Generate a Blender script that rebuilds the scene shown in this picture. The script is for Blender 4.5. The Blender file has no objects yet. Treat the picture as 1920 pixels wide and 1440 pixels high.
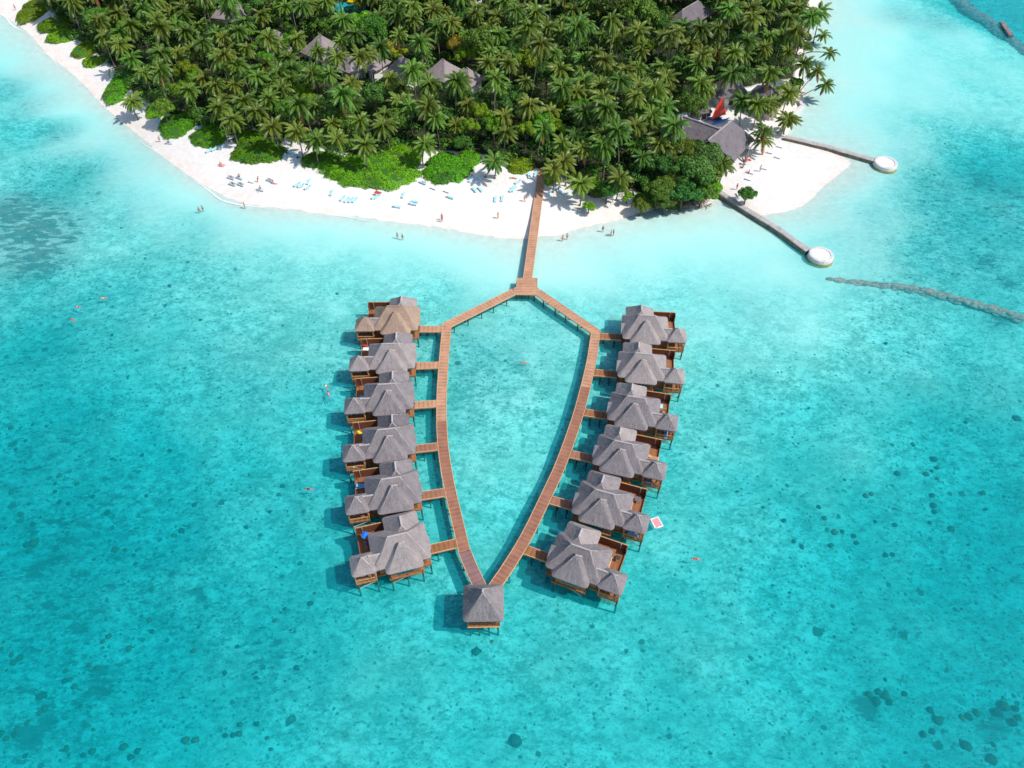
import bpy, math, random
import numpy as np
from mathutils import Vector, Matrix

random.seed(7); rng = np.random.default_rng(7)
C = bpy.context.scene.collection
scene = bpy.context.scene
R = math.radians

# ---------------------------------------------------------------- camera, sky, sun, exposure
H = 110.0; AL = R(41.0); F = 1507.0
cam = bpy.data.cameras.new('camera'); cam_o = bpy.data.objects.new('camera', cam); C.objects.link(cam_o)
cam.sensor_width = 36; cam.lens = 36 * F / 1920; cam.clip_end = 12000; cam.clip_start = 1
cam_o.location = (0, 0, H); cam_o.rotation_euler = (AL, 0, 0); scene.camera = cam_o

SUN_EL = R(52); SUN_AZ = math.atan2(-0.30, 0.95)          # direction the sun stands in, from +x
sd = Vector((math.cos(SUN_EL) * math.cos(SUN_AZ), math.cos(SUN_EL) * math.sin(SUN_AZ), math.sin(SUN_EL)))
w = bpy.data.worlds.new('World'); scene.world = w; w.use_nodes = True
nt = w.node_tree; bg = nt.nodes['Background']; sky = nt.nodes.new('ShaderNodeTexSky')
sky.sky_type = 'NISHITA'; sky.sun_disc = False; sky.sun_elevation = SUN_EL
sky.sun_rotation = math.pi / 2 - SUN_AZ; sky.air_density = 1.0; sky.dust_density = 1.2
nt.links.new(sky.outputs[0], bg.inputs[0]); bg.inputs[1].default_value = 0.15
sl = bpy.data.lights.new('sun', 'SUN'); sl.energy = 3.7; sl.angle = R(0.5); sl.color = (1, 0.955, 0.9)
so = bpy.data.objects.new('sun', sl); C.objects.link(so); so.rotation_euler = (-sd).to_track_quat('-Z', 'Y').to_euler()
scene.view_settings.view_transform = 'Standard'; scene.view_settings.look = 'None'
scene.view_settings.exposure = 0.17; scene.view_settings.gamma = 1
scene.render.engine = 'CYCLES'
scene.cycles.max_bounces = 6; scene.cycles.transparent_max_bounces = 12; scene.cycles.diffuse_bounces = 3
scene.cycles.volume_bounces = 0; scene.cycles.use_denoising = True

def gp(px, py, z=0.0):
    """a place measured on the photograph, turned into its real point at height z"""
    p = (720 - py) / F; q = (px - 960) / F
    fy = math.sin(AL) + p * math.cos(AL); dn = math.cos(AL) - p * math.sin(AL)
    t = (H - z) / dn
    return Vector((q * t, fy * t, z))

# ---------------------------------------------------------------- materials
def newmat(name):
    m = bpy.data.materials.new(name); m.use_nodes = True
    return m, m.node_tree, m.node_tree.nodes['Principled BSDF']
def N(nt, t, **k):
    n = nt.nodes.new(t)
    for a, b in k.items():
        if a in n.inputs.keys(): n.inputs[a].default_value = b
        else: setattr(n, a, b)
    return n
def mixrgb(nt, fac, a, b, mode='MIX'):
    n = nt.nodes.new('ShaderNodeMix'); n.data_type = 'RGBA'; n.blend_type = mode
    for sock, v in ((n.inputs[0], fac), (n.inputs[6], a), (n.inputs[7], b)):
        if isinstance(v, (int, float)): sock.default_value = v
        elif isinstance(v, tuple): sock.default_value = (*v, 1) if len(v) == 3 else v
        else: nt.links.new(v, sock)
    return n.outputs[2]
def ramp(nt, fac, lo, hi, a=(0, 0, 0), b=(1, 1, 1)):
    r = nt.nodes.new('ShaderNodeValToRGB'); r.color_ramp.elements[0].position = lo; r.color_ramp.elements[1].position = hi
    r.color_ramp.elements[0].color = (*a, 1); r.color_ramp.elements[1].color = (*b, 1)
    nt.links.new(fac, r.inputs[0]); return r.outputs[0]
def noise(nt, vec, scale, detail=4, rough=.6):
    n = N(nt, 'ShaderNodeTexNoise'); n.inputs['Scale'].default_value = scale
    n.inputs['Detail'].default_value = detail; n.inputs['Roughness'].default_value = rough
    if vec is not None: nt.links.new(vec, n.inputs['Vector'])
    return n.outputs[0]
def mapping(nt, vec, scale, rot=(0, 0, 0)):
    m = nt.nodes.new('ShaderNodeMapping'); m.inputs['Scale'].default_value = scale; m.inputs['Rotation'].default_value = rot
    nt.links.new(vec, m.inputs['Vector']); return m.outputs[0]
def math_(nt, op, a, b=None):
    n = nt.nodes.new('ShaderNodeMath'); n.operation = op
    for i, v in enumerate((a, b)):
        if v is None: continue
        if isinstance(v, (int, float)): n.inputs[i].default_value = v
        else: nt.links.new(v, n.inputs[i])
    return n.outputs[0]

def plain(name, col, rough=.7, var=.18, scale=3.0, spec=.3):
    m, nt, b = newmat(name)
    co = nt.nodes.new('ShaderNodeTexCoord').outputs['Object']
    n1 = noise(nt, co, scale)
    c = mixrgb(nt, ramp(nt, n1, .3, .7), tuple(x * (1 - var) for x in col), tuple(min(1, x * (1 + var)) for x in col))
    nt.links.new(c, b.inputs['Base Color']); b.inputs['Roughness'].default_value = rough
    b.inputs['Specular IOR Level'].default_value = spec
    return m

def thatch(name, col, dark):
    m, nt, b = newmat(name)
    tc = nt.nodes.new('ShaderNodeTexCoord')
    st = noise(nt, mapping(nt, tc.outputs['UV'], (4.2, .55, 1)), 1.0, 6, .75)       # straw running down the slope
    lay = noise(nt, mapping(nt, tc.outputs['UV'], (.7, 3.2, 1)), 1.0, 4, .7)      # thatch courses
    gpos = nt.nodes.new('ShaderNodeNewGeometry').outputs['Position']
    blot = noise(nt, gpos, .55, 5, .65)
    oi = nt.nodes.new('ShaderNodeObjectInfo')
    c = mixrgb(nt, ramp(nt, st, .36, .62), dark, tuple(x * 1.12 for x in col))
    c = mixrgb(nt, .35, c, mixrgb(nt, ramp(nt, lay, .35, .65), tuple(x * .75 for x in col), tuple(x * 1.15 for x in col)))
    c = mixrgb(nt, ramp(nt, blot, .35, .75, (0, 0, 0), (.7, .7, .7)), c, tuple(x * 1.3 for x in col))
    c = mixrgb(nt, ramp(nt, noise(nt, gpos, 1.7, 6, .7), .56, .72, (0, 0, 0), (.8, .8, .8)), c, dark)
    nt.links.new(c, b.inputs['Base Color']); b.inputs['Roughness'].default_value = .95
    b.inputs['Specular IOR Level'].default_value = .15
    bp = nt.nodes.new('ShaderNodeBump'); bp.inputs['Strength'].default_value = .9; bp.inputs['Distance'].default_value = .16
    nt.links.new(st, bp.inputs['Height']); nt.links.new(bp.outputs[0], b.inputs['Normal'])
    return m

def planks(name, col, dark, step=7.0, amount=.5):
    """boards across the walk: u of the UV map runs along it in metres"""
    m, nt, b = newmat(name)
    tc = nt.nodes.new('ShaderNodeTexCoord'); uv = tc.outputs['UV']
    wv = N(nt, 'ShaderNodeTexWave'); wv.wave_type = 'BANDS'; wv.bands_direction = 'X'; wv.inputs['Scale'].default_value = .40
    wv.inputs['Distortion'].default_value = .4; nt.links.new(uv, wv.inputs['Vector'])
    brd = noise(nt, mapping(nt, uv, (2.6, .2, 1)), 1.0, 4, .7)
    long_ = noise(nt, mapping(nt, uv, (.35, .5, 1)), 1.0, 3, .6)
    c = mixrgb(nt, ramp(nt, brd, .35, .65), dark, col)
    c = mixrgb(nt, math_(nt, 'MULTIPLY', ramp(nt, wv.outputs[1], .0, .35, (1, 1, 1), (0, 0, 0)), amount), c, tuple(x * .3 for x in dark))
    c = mixrgb(nt, ramp(nt, long_, .35, .7, (0, 0, 0), (.55, .55, .55)), c, tuple(min(1, x * 1.25) for x in col))
    nt.links.new(c, b.inputs['Base Color']); b.inputs['Roughness'].default_value = .8
    b.inputs['Specular IOR Level'].default_value = .2
    return m

def leafmat(name, col, col2, trans=.25, rough=.5):
    m, nt, b = newmat(name)
    oi = nt.nodes.new('ShaderNodeObjectInfo'); geo = nt.nodes.new('ShaderNodeNewGeometry')
    c = mixrgb(nt, geo.outputs['Random Per Island'], col, col2)
    hs = nt.nodes.new('ShaderNodeHueSaturation')
    nt.links.new(c, hs.inputs['Color'])
    h = math_(nt, 'ADD', math_(nt, 'MULTIPLY', oi.outputs['Random'], .075), .45)
    v = math_(nt, 'ADD', math_(nt, 'MULTIPLY', math_(nt, 'FRACT', math_(nt, 'MULTIPLY', oi.outputs['Random'], 7.3)), .6), .72)
    nt.links.new(h, hs.inputs['Hue']); nt.links.new(v, hs.inputs['Value'])
    nt.links.new(hs.outputs[0], b.inputs['Base Color']); b.inputs['Roughness'].default_value = rough
    b.inputs['Specular IOR Level'].default_value = .3
    tr = nt.nodes.new('ShaderNodeBsdfTranslucent'); nt.links.new(hs.outputs[0], tr.inputs[0])
    mx = nt.nodes.new('ShaderNodeMixShader'); mx.inputs[0].default_value = trans
    nt.links.new(b.outputs[0], mx.inputs[1]); nt.links.new(tr.outputs[0], mx.inputs[2])
    nt.links.new(mx.outputs[0], nt.nodes['Material Output'].inputs[0])
    return m

M = dict(
    thatch_grey=thatch('thatch_grey', (.235, .21, .212), (.12, .105, .115)),
    thatch_pale=thatch('thatch_pale', (.31, .272, .262), (.175, .15, .15)),
    thatch_brown=thatch('thatch_brown', (.36, .255, .19), (.20, .14, .105)),
    thatch_dark=thatch('thatch_dark', (.165, .145, .155), (.085, .075, .085)),
    ridge=plain('ridge_highlight', (.40, .36, .345), var=.25, scale=1.5),  # ridge and hip rolls, paled to paint a highlight along the roof edges
    thatch_forest=thatch('thatch_forest', (.30, .25, .25), (.20, .165, .175)),
    wood=plain('wood', (.33, .135, .05), var=.3), wood_red=plain('wood_red', (.17, .06, .03), var=.25),
    wood_rail=plain('wood_rail', (.48, .25, .10), var=.2), wood_dark=plain('wood_dark', (.07, .04, .028), var=.3),
    post=plain('post', (.075, .055, .045), var=.4), beam=plain('beam', (.62, .36, .18), var=.15),
    pale_wood=plain('pale_wood', (.55, .46, .36)), glass=plain('window_glass', (.03, .05, .06), .1, spec=.6),
    plank=planks('plank', (.52, .285, .175), (.37, .19, .115)),
    plank_old=planks('plank_old', (.34, .16, .10), (.23, .105, .07), amount=.4),
    plank_grey=planks('plank_grey', (.26, .15, .14), (.19, .105, .10), amount=.25),
    plank_deck=planks('plank_deck', (.33, .145, .065), (.22, .09, .04)),
    white=plain('white_wall', (.78, .77, .74), var=.06), cream=plain('cream_wall', (.62, .52, .42), var=.1),
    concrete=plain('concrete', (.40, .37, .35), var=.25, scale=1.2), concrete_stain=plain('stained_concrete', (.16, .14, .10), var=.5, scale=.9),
    conc_pale=plain('pale_concrete', (.60, .57, .55), var=.15, scale=.7), sandfill=plain('white_sand_fill', (.86, .83, .78), var=.05),
    algae=plain('algae_ring', (.38, .26, .07), var=.4, scale=1.5),
    trunk=plain('trunk', (.20, .165, .14), var=.25, scale=2), bark=plain('bark', (.11, .085, .06), var=.3),
    palm=leafmat('palm_leaf', (.060, .165, .020), (.150, .275, .035), .35, .38),
    palm_rib=leafmat('palm_rib', (.16, .22, .03), (.24, .22, .04), .1, .5),
    palm_dry=leafmat('palm_dry', (.30, .17, .05), (.36, .24, .07), .1, .7),
    nut=plain('coconut', (.28, .16, .04), var=.4, scale=5),
    leaf_mid=leafmat('leaf_mid', (.050, .15, .014), (.12, .26, .022)),
    leaf_dark=leafmat('leaf_dark', (.030, .11, .018), (.080, .20, .024)),
    leaf_bright=leafmat('leaf_bright', (.09, .26, .010), (.19, .40, .018), .35),
    leaf_scrub=leafmat('leaf_scrub', (.10, .30, .006), (.19, .43, .012), .3),
    leaf_yellow=leafmat('leaf_yellow', (.36, .30, .010), (.60, .46, .02)),
    twig=plain('twig', (.20, .155, .13), var=.4, scale=2),
    bed_frame=plain('bed_frame', (.78, .80, .80), var=.05), bed_blue=plain('bed_blue', (.38, .70, .82), var=.1),
    blue=plain('blue_cloth', (.02, .18, .62), var=.1), sky_blue=plain('sky_blue_cloth', (.10, .42, .85), var=.1),
    red=plain('red_cloth', (.62, .05, .03), var=.1), pink=plain('pink_cloth', (.80, .30, .32), var=.1), yellow=plain('yellow_cloth', (.85, .62, .02), var=.1),
    orange=plain('orange_cloth', (.62, .22, .08), var=.15), navy=plain('navy_cloth', (.02, .03, .07), var=.1),
    teal=plain('teal_tiles', (.01, .30, .32), var=.15), white_cloth=plain('white_cloth', (.82, .82, .82), var=.04),
    skin=plain('skin', (.48, .22, .13), var=.05), hair=plain('hair', (.035, .02, .012)), metal=plain('metal', (.45, .46, .48), .35, spec=.6),
    coral_brown=plain('coral_brown', (.34, .12, .05), var=.35, scale=4), coral_dark=plain('coral_dark', (.04, .075, .065), var=.5, scale=4),
    coral_green=plain('coral_green', (.12, .12, .06), var=.4, scale=4), bag=plain('sandbag', (.40, .22, .17), var=.6, scale=1.5),
    rubble=plain('rubble', (.22, .17, .17), var=.5, scale=1.0),
)

# ---------------------------------------------------------------- mesh helpers
class MB:
    def __init__(s): s.v = []; s.f = []; s.m = []; s.uv = []
    def add(s, vs, fs, mi=0, uvs=None):
        o = len(s.v); s.v += [tuple(v) for v in vs]
        for k, f in enumerate(fs):
            s.f.append(tuple(i + o for i in f)); s.m.append(mi)
            s.uv += [(uvs[i] if uvs else (vs[i][0], vs[i][1])) for i in f]
        return s
    def box(s, x0, x1, y0, y1, z0, z1, mi=0):
        v = [(x, y, z) for x in (x0, x1) for y in (y0, y1) for z in (z0, z1)]
        return s.add(v, [(0, 1, 3, 2), (4, 6, 7, 5), (0, 4, 5, 1), (2, 3, 7, 6), (0, 2, 6, 4), (1, 5, 7, 3)], mi)
    def bar(s, a, b, wd, ht, mi=0):
        a = Vector(a); b = Vector(b); d = (b - a).normalized(); up = Vector((0, 0, 1))
        if abs(d.z) > .95: up = Vector((0, 1, 0))
        sx = d.cross(up).normalized() * wd / 2; sy = sx.cross(d).normalized() * ht / 2
        v = [p + i * sx + j * sy for p in (a, b) for i, j in ((-1, -1), (1, -1), (1, 1), (-1, 1))]
        return s.add([tuple(x) for x in v], [(0, 3, 2, 1), (4, 5, 6, 7), (0, 1, 5, 4), (1, 2, 6, 5), (2, 3, 7, 6), (3, 0, 4, 7)], mi)
    def tube(s, pts, rad, n=7, mi=0, cap=True):
        pts = [Vector(p) for p in pts]; vs = []
        for i, p in enumerate(pts):
            d = (pts[min(i + 1, len(pts) - 1)] - pts[max(i - 1, 0)]).normalized()
            a = d.cross(Vector((0, 0, 1)) if abs(d.z) < .9 else Vector((1, 0, 0))).normalized(); b = d.cross(a)
            r = rad[i] if isinstance(rad, (list, tuple)) else rad
            vs += [tuple(p + (a * math.cos(t) + b * math.sin(t)) * r) for t in [2 * math.pi * k / n for k in range(n)]]
        fs = [(i * n + k, i * n + (k + 1) % n, (i + 1) * n + (k + 1) % n, (i + 1) * n + k) for i in range(len(pts) - 1) for k in range(n)]
        if cap: fs += [tuple(range(n))[::-1], tuple(range((len(pts) - 1) * n, len(pts) * n))]
        return s.add(vs, fs, mi)
    def blob(s, c, r, n=8, m_=5, jit=.12, mi=0, low=-1.0):
        vs = []; fs = []
        for i in range(m_ + 1):
            th = math.pi * i / m_
            for k in range(n):
                ph = 2 * math.pi * k / n; j = 1 + random.uniform(-jit, jit)
                vs.append((c[0] + r[0] * math.sin(th) * math.cos(ph) * j, c[1] + r[1] * math.sin(th) * math.sin(ph) * j, c[2] + r[2] * max(low, math.cos(th)) * j))
        for i in range(m_):
            for k in range(n): fs.append((i * n + k, (i + 1) * n + k, (i + 1) * n + (k + 1) % n, i * n + (k + 1) % n))
        return s.add(vs, fs, mi)
    def mesh(s, name, mats, smooth=False):
        me = bpy.data.meshes.new(name); me.from_pydata(s.v, [], s.f)
        for m in (mats if isinstance(mats, list) else [mats]): me.materials.append(m)
        me.polygons.foreach_set('material_index', s.m)
        if smooth: me.polygons.foreach_set('use_smooth', [True] * len(s.f))
        u = me.uv_layers.new(name='UVMap'); u.data.foreach_set('uv', [c for q in s.uv for c in q])
        me.update(); return me
    def build(s, name, mats, parent=None, smooth=False):
        o = bpy.data.objects.new(name, s.mesh(name, mats, smooth)); C.objects.link(o)
        if parent: o.parent = parent
        return o
def tag(o, label=None, cat=None, group=None, kind=None):
    if label: o['label'] = label
    if cat: o['category'] = cat
    if group: o['group'] = group
    if kind: o['kind'] = kind
    return o
def empty(name, loc, rz=0):
    o = bpy.data.objects.new(name, None); C.objects.link(o); o.location = loc; o.rotation_euler = (0, 0, rz)
    o.empty_display_size = .3
    return o
def link_mesh(name, me, parent=None):
    o = bpy.data.objects.new(name, me); C.objects.link(o)
    if parent: o.parent = parent
    return o
def copy_tree(o, parent=None):
    c = o.copy(); C.objects.link(c); c.parent = parent
    for ch in list(o.children): copy_tree(ch, c)
    return c

# ---------------------------------------------------------------- ground, seabed, water
shore_px = [(-420, -120), (-150, -70), (-60, -22), (0, 22), (25, 40), (50, 57), (82, 92), (125, 127), (162, 160), (195, 197), (232, 230), (277, 265), (300, 285), (343, 319), (362, 334),
    (388, 350), (426, 370), (462, 382), (499, 388), (536, 394), (595, 400), (670, 404), (757, 417), (851, 432), (924, 442), (982, 448), (1018, 441), (1047, 440), (1077, 430),
    (1106, 424), (1150, 415), (1193, 400), (1237, 389), (1275, 389), (1322, 387), (1342, 373), (1353, 368), (1395, 395), (1425, 403), (1457, 398), (1495, 389), (1520, 373), (1545, 348),
    (1575, 325), (1595, 306), (1560, 283), (1473, 256), (1488, 215), (1506, 194), (1503, 158), (1505, 104), (1512, 83), (1518, 48), (1530, 20), (1538, 0), (1560, -90)]
shore = [gp(*p) for p in shore_px]
poly = np.array([(p.x, p.y) for p in shore] + [(150, 420), (-260, 420)])
forest_px = [(-200, -110), (60, -30), (95, 20), (120, 62), (175, 100), (215, 140), (250, 182), (300, 212), (350, 235), (430, 262), (540, 272), (620, 292), (700, 308), (800, 292), (880, 296), (985, 322),
    (1045, 336), (1090, 362), (1180, 362), (1215, 383), (1300, 376), (1345, 345), (1330, 300), (1230, 240), (1295, 218), (1310, 190), (1400, 172), (1490, 150), (1494, 100), (1505, 70), (1512, 30), (1530, -60), (1560, -110)]
fpoly = np.array([(gp(*p).x, gp(*p).y) for p in forest_px] + [(160, 380), (-240, 380)])

def sdf(P, Q):
    d = np.full(len(Q), 1e9); inside = np.zeros(len(Q), bool)
    for i in range(len(P)):
        a = P[i - 1]; b = P[i]; ab = b - a
        t = np.clip(((Q - a) @ ab) / max(ab @ ab, 1e-9), 0, 1)
        d = np.minimum(d, np.hypot(*(Q - a - t[:, None] * ab).T))
        c = ((a[1] > Q[:, 1]) != (b[1] > Q[:, 1])) & (Q[:, 0] < (b[0] - a[0]) * (Q[:, 1] - a[1]) / (b[1] - a[1] + 1e-12) + a[0])
        inside ^= c
    return np.where(inside, d, -d)

ctrl = [(0,60,.5),(0,160,1.3),(60,130,.45),(100,200,.6),(60,240,1.7),(150,270,.7),(120,330,1.5),(220,330,.8),(300,380,.9),(200,400,1.4),(350,420,1.1),(450,430,.8),(60,430,.75),(20,390,.8),(110,460,.8),(25,480,.95),(190,430,1.5),(60,530,1.7),(90,340,1.4),(200,560,1.8),(50,650,2.5),(300,520,1.4),(450,500,1.3),(600,450,.9),(600,550,1.2),
    (750,480,.9),(880,480,.7),(960,480,.55),(1050,480,.55),(1150,450,.6),(1250,430,.6),(1300,410,.5),(1350,440,.6),(1400,430,.6),(1000,600,1.3),(950,700,1.4),(950,850,1.5),(930,1000,1.9),(800,560,1.3),(650,650,1.4),(500,650,1.6),(400,750,2.1),(550,800,1.9),
    (100,800,3.2),(250,850,3.1),(450,900,2.6),(600,950,2.3),(100,1000,3.7),(300,1000,3.5),(50,1200,3.7),(250,1200,3.4),(500,1050,2.8),(450,1200,2.7),(700,1150,2.5),(600,1350,2.8),(200,1400,3.4),(900,1250,2.6),(900,1400,2.7),(1100,1250,2.4),(1100,1400,2.6),
    (1300,1150,2.4),(1300,1350,2.7),(1250,950,1.9),(1350,800,1.5),(1400,950,2.1),(1500,1100,2.8),(1550,1300,3.1),(1500,900,2.3),(1650,1000,3.0),(1800,1100,3.6),(1850,1300,3.7),(1700,1200,3.3),(1750,1400,3.4),(1900,1000,3.5),(1900,850,2.9),(1750,850,2.7),
    (1600,800,2.1),(1400,650,1.1),(1300,600,1.1),(1500,600,1.0),(1450,500,.8),(1600,600,1.2),(1700,650,1.4),(1850,700,1.9),(1900,620,1.7),(1600,450,.9),(1550,400,.6),(1650,400,1.0),(1750,350,1.4),(1850,300,2.3),(1850,420,1.9),(1750,470,1.8),(1700,280,.8),
    (1750,150,.65),(1600,150,.5),(1550,250,.55),(1650,50,.5),(1750,60,.8),(1895,15,2.8),(1850,150,.9),(1900,200,1.0),(1560,330,.4),(1600,300,.5)]
cw = np.array([(gp(a, b).x, gp(a, b).y, d) for a, b, d in ctrl])
def axis(lo, hi, step, far):
    a = list(np.arange(lo, hi + .01, step)); s = step
    while a[-1] < far: s *= 1.35; a.append(a[-1] + s)
    s = step
    while a[0] > -far: s *= 1.35; a.insert(0, a[0] - s)
    return np.array(a)
def depth_at(Q):
    """height of the ground (negative under water) at the points Q"""
    s = sdf(poly, Q)
    wsum = np.zeros(len(Q)); dsum = np.zeros(len(Q))
    for x, y, d in cw:
        k = 1.0 / ((Q[:, 0] - x) ** 2 + (Q[:, 1] - y) ** 2 + 25) ** 1.7
        wsum += k; dsum += k * d
    D = dsum / wsum; D = D * np.clip(.48 + .18 * D, .6, 1.4); o = np.maximum(-s, 0)
    dep = D * (1 - np.exp(-o / 8.5))
    land = 1.5 * (1 - np.exp(-np.maximum(s, 0) / 9.0))
    return np.where(s > 0, land, -dep), s
def ghz(x, y): return float(depth_at(np.array([[x, y]]))[0][0])

gx = axis(-178, 178, 1.0, 3500); gy = axis(18, 300, 1.0, 3500)
X, Y = np.meshgrid(gx, gy); Q = np.stack([X.ravel(), Y.ravel()], 1)
Z, S = depth_at(Q)
# low rolls of the sand on the sea floor
def vnoise(Q, sc, seed):
    r = np.random.default_rng(seed); out = np.zeros(len(Q))
    for _ in range(10):
        a = r.uniform(0, 6.28); k = r.uniform(.6, 1.6) / sc; out += np.sin(Q[:, 0] * k * math.cos(a) + Q[:, 1] * k * math.sin(a) + r.uniform(0, 6.28))
    return out / 10 ** .5
Z = np.where(S < 0, Z * (1 + .10 * vnoise(Q, 7, 1) + .07 * vnoise(Q, 2.2, 2)), Z + .05 * vnoise(Q, 4, 3))
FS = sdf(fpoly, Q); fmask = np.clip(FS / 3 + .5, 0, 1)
dark_px = [(60,430,26,1),(20,400,24,.9),(110,440,16,.8),(60,480,20,.9),(100,400,14,.6),(20,520,20,.5),(60,195,13,.45),(20,160,14,.45),(110,250,12,.5),(160,310,12,.4),(130,290,16,.4),(250,400,16,.3),
    (1850,330,16,.75),(1900,350,14,.7),(1780,420,16,.6),(1700,400,14,.45),(1650,460,12,.35),(1850,480,12,.7),(1900,520,8,.8),(1800,290,14,.5),(1880,590,8,.8),(1820,560,6,.5),(1690,30,14,.45),(1760,40,12,.5),
    (30,960,10,.7),(60,1040,10,.8),(150,960,8,.5),(200,960,8,.6),(20,930,9,.6),(170,1260,8,.9),(70,1310,7,.8),(40,1360,7,1),(30,1240,7,.5),(130,1270,6,.6),(350,1100,8,.7),(330,1090,8,.5),(270,1130,6,.7),
    (500,1180,12,.45),(540,1230,9,.4),(420,1300,9,.35),(520,1260,10,.4),(1640,1310,5,1),(1650,1300,4,1),(1880,1340,8,.8),(1820,1360,8,.5),(1850,1430,6,.7),(1900,900,10,.6),(1700,900,10,.5),(1780,1130,10,.4),
    (860,670,7,.4),(900,660,7,.35),(940,760,7,.25),(560,700,7,.2),(700,560,10,.2),(1150,480,10,.1),(1430,590,9,.25),(1400,560,10,.15),(1150,560,9,.12),(1580,740,10,.3),(1700,740,12,.35),(1830,760,14,.45),
    (100,1150,14,.4),(200,1100,12,.4),(80,870,14,.35),(250,880,14,.25),(1900,1150,14,.4),(1750,1250,12,.3),(1550,1180,10,.2),(1350,1400,8,.2),(1530,730,8,.2),(350,540,8,.2),(480,870,9,.2)]
broad = [(60,850,26,.45),(120,1000,24,.52),(60,1150,22,.5),(250,1050,20,.45),(330,950,18,.38),(60,1350,16,.5),(250,1250,16,.4),(330,1120,14,.45),(480,1200,16,.42),(520,950,14,.3),(60,650,26,.4),(150,560,24,.3),
    (1850,800,24,.42),(1800,1000,22,.42),(1700,1100,18,.38),(1850,1200,20,.45),(1700,1300,16,.42),(1850,1380,14,.48),(1550,950,18,.32),(1500,1150,16,.3),(1850,380,34,.5),(1750,470,24,.42),(1650,420,22,.35),(1550,1380,14,.3),
    (900,680,12,.35),(860,760,8,.3),(700,1300,16,.25),(1100,1250,14,.22),(1000,1350,14,.22),(1250,1250,14,.25),(150,330,20,.35),(350,480,18,.25),(1400,780,14,.2),(450,700,18,.22)]
dark_px = [(a, b, r * 1.8, s + (.17 if a < 560 and b > 600 else .06)) for a, b, r, s in broad] + [(a, b, r, min(.97, s * 1.05)) for a, b, r, s in dark_px]
coral = np.zeros(len(Q))
for a, b, r_, s_ in dark_px:
    c = gp(a, b); coral = np.maximum(coral, s_ * np.exp(-((Q[:, 0] - c.x) ** 2 + (Q[:, 1] - c.y) ** 2) / (r_ * .55) ** 2))
nx, ny = len(gx), len(gy)
idx = np.arange(nx * ny).reshape(ny, nx)
fc = np.stack([idx[:-1, :-1], idx[:-1, 1:], idx[1:, 1:], idx[1:, :-1]], -1).reshape(-1, 4)
me = bpy.data.meshes.new('ground'); me.vertices.add(nx * ny); me.vertices.foreach_set('co', np.stack([Q[:, 0], Q[:, 1], Z], 1).ravel())
me.loops.add(fc.size); me.loops.foreach_set('vertex_index', fc.ravel()); me.polygons.add(len(fc))
me.polygons.foreach_set('loop_start', np.arange(0, fc.size, 4)); me.polygons.foreach_set('loop_total', np.full(len(fc), 4)); me.polygons.foreach_set('use_smooth', np.ones(len(fc), bool))
at = me.attributes.new('cover', 'FLOAT_COLOR', 'POINT')
at.data.foreach_set('color', np.stack([fmask, coral, np.clip(S / 20 + .5, 0, 1), np.ones(len(Q))], 1).ravel())
me.update(); me.validate()
m, nt, b = newmat('sand_and_seabed')
geo = nt.nodes.new('ShaderNodeNewGeometry'); pos = geo.outputs['Position']
att = nt.nodes.new('ShaderNodeAttribute'); att.attribute_name = 'cover'
sp = nt.nodes.new('ShaderNodeSeparateColor'); nt.links.new(att.outputs['Color'], sp.inputs[0])
sz = nt.nodes.new('ShaderNodeSeparateXYZ'); nt.links.new(pos, sz.inputs[0])
n_big = noise(nt, pos, .06, 5, .6); n_mid = noise(nt, mapping(nt, pos, (1, 1.5, 1), (0, 0, R(-20))), .55, 6, .75); n_fine = noise(nt, pos, 2.2, 4, .7)
dry = mixrgb(nt, ramp(nt, noise(nt, pos, .9, 7, .8), .38, .62), (.68, .65, .605), (.79, .77, .73))
dry = mixrgb(nt, ramp(nt, noise(nt, pos, 1.3, 6, .8), .64, .72, (0, 0, 0), (.4, .4, .4)), dry, (.42, .37, .31))
wet = mixrgb(nt, ramp(nt, noise(nt, pos, .5, 5, .7), .4, .6), (.72, .62, .54), (.80, .73, .66))
up = ramp(nt, math_(nt, 'ADD', sz.outputs[2], math_(nt, 'MULTIPLY', math_(nt, 'SUBTRACT', noise(nt, pos, .12, 3), .5), .5)), .05, .62)
sand = mixrgb(nt, up, wet, dry)
# below the water: white sand mottled with small weed, stones and coral crust
med = noise(nt, mapping(nt, pos, (1, 1.4, 1), (0, 0, R(25))), .33, 7, .72); n_f2 = noise(nt, mapping(nt, pos, (1, 1.5, 1)), 1.15, 5, .75)
bed = mixrgb(nt, ramp(nt, med, .41, .57), (.27, .40, .33), (.93, .93, .83))
bed = mixrgb(nt, ramp(nt, n_f2, .45, .60, (0, 0, 0), (.8, .8, .8)), bed, (.99, .98, .88))  # fine pale mottling painted in for the net of light on the sand
bed = mixrgb(nt, ramp(nt, noise(nt, mapping(nt, pos, (1, 1.3, 1), (0, 0, R(60))), 1.5, 5, .75), .52, .66, (0, 0, 0), (.8, .8, .8)), bed, (.20, .33, .28))
bed = mixrgb(nt, ramp(nt, n_mid, .50, .64, (0, 0, 0), (.7, .7, .7)), bed, (.20, .33, .28))
bed = mixrgb(nt, ramp(nt, n_big, .42, .62, (0, 0, 0), (.45, .45, .45)), bed, (.48, .56, .46))
spk = noise(nt, mapping(nt, pos, (1, 1.5, 1), (0, 0, R(-30))), .8, 6, .75)
bed = mixrgb(nt, ramp(nt, math_(nt, 'ADD', spk, math_(nt, 'MULTIPLY', sp.outputs[1], .12)), .59, .68, (0, 0, 0), (.85, .85, .85)), bed, (.10, .16, .12))
under = ramp(nt, sz.outputs[2], 0, .3)   # 0 under water
bedf = ramp(nt, math_(nt, 'MULTIPLY', sz.outputs[2], -1), .35, .95)
sand = mixrgb(nt, ramp(nt, math_(nt, 'MULTIPLY', sz.outputs[2], -1), .02, .3), sand, (.84, .84, .76))
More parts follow.
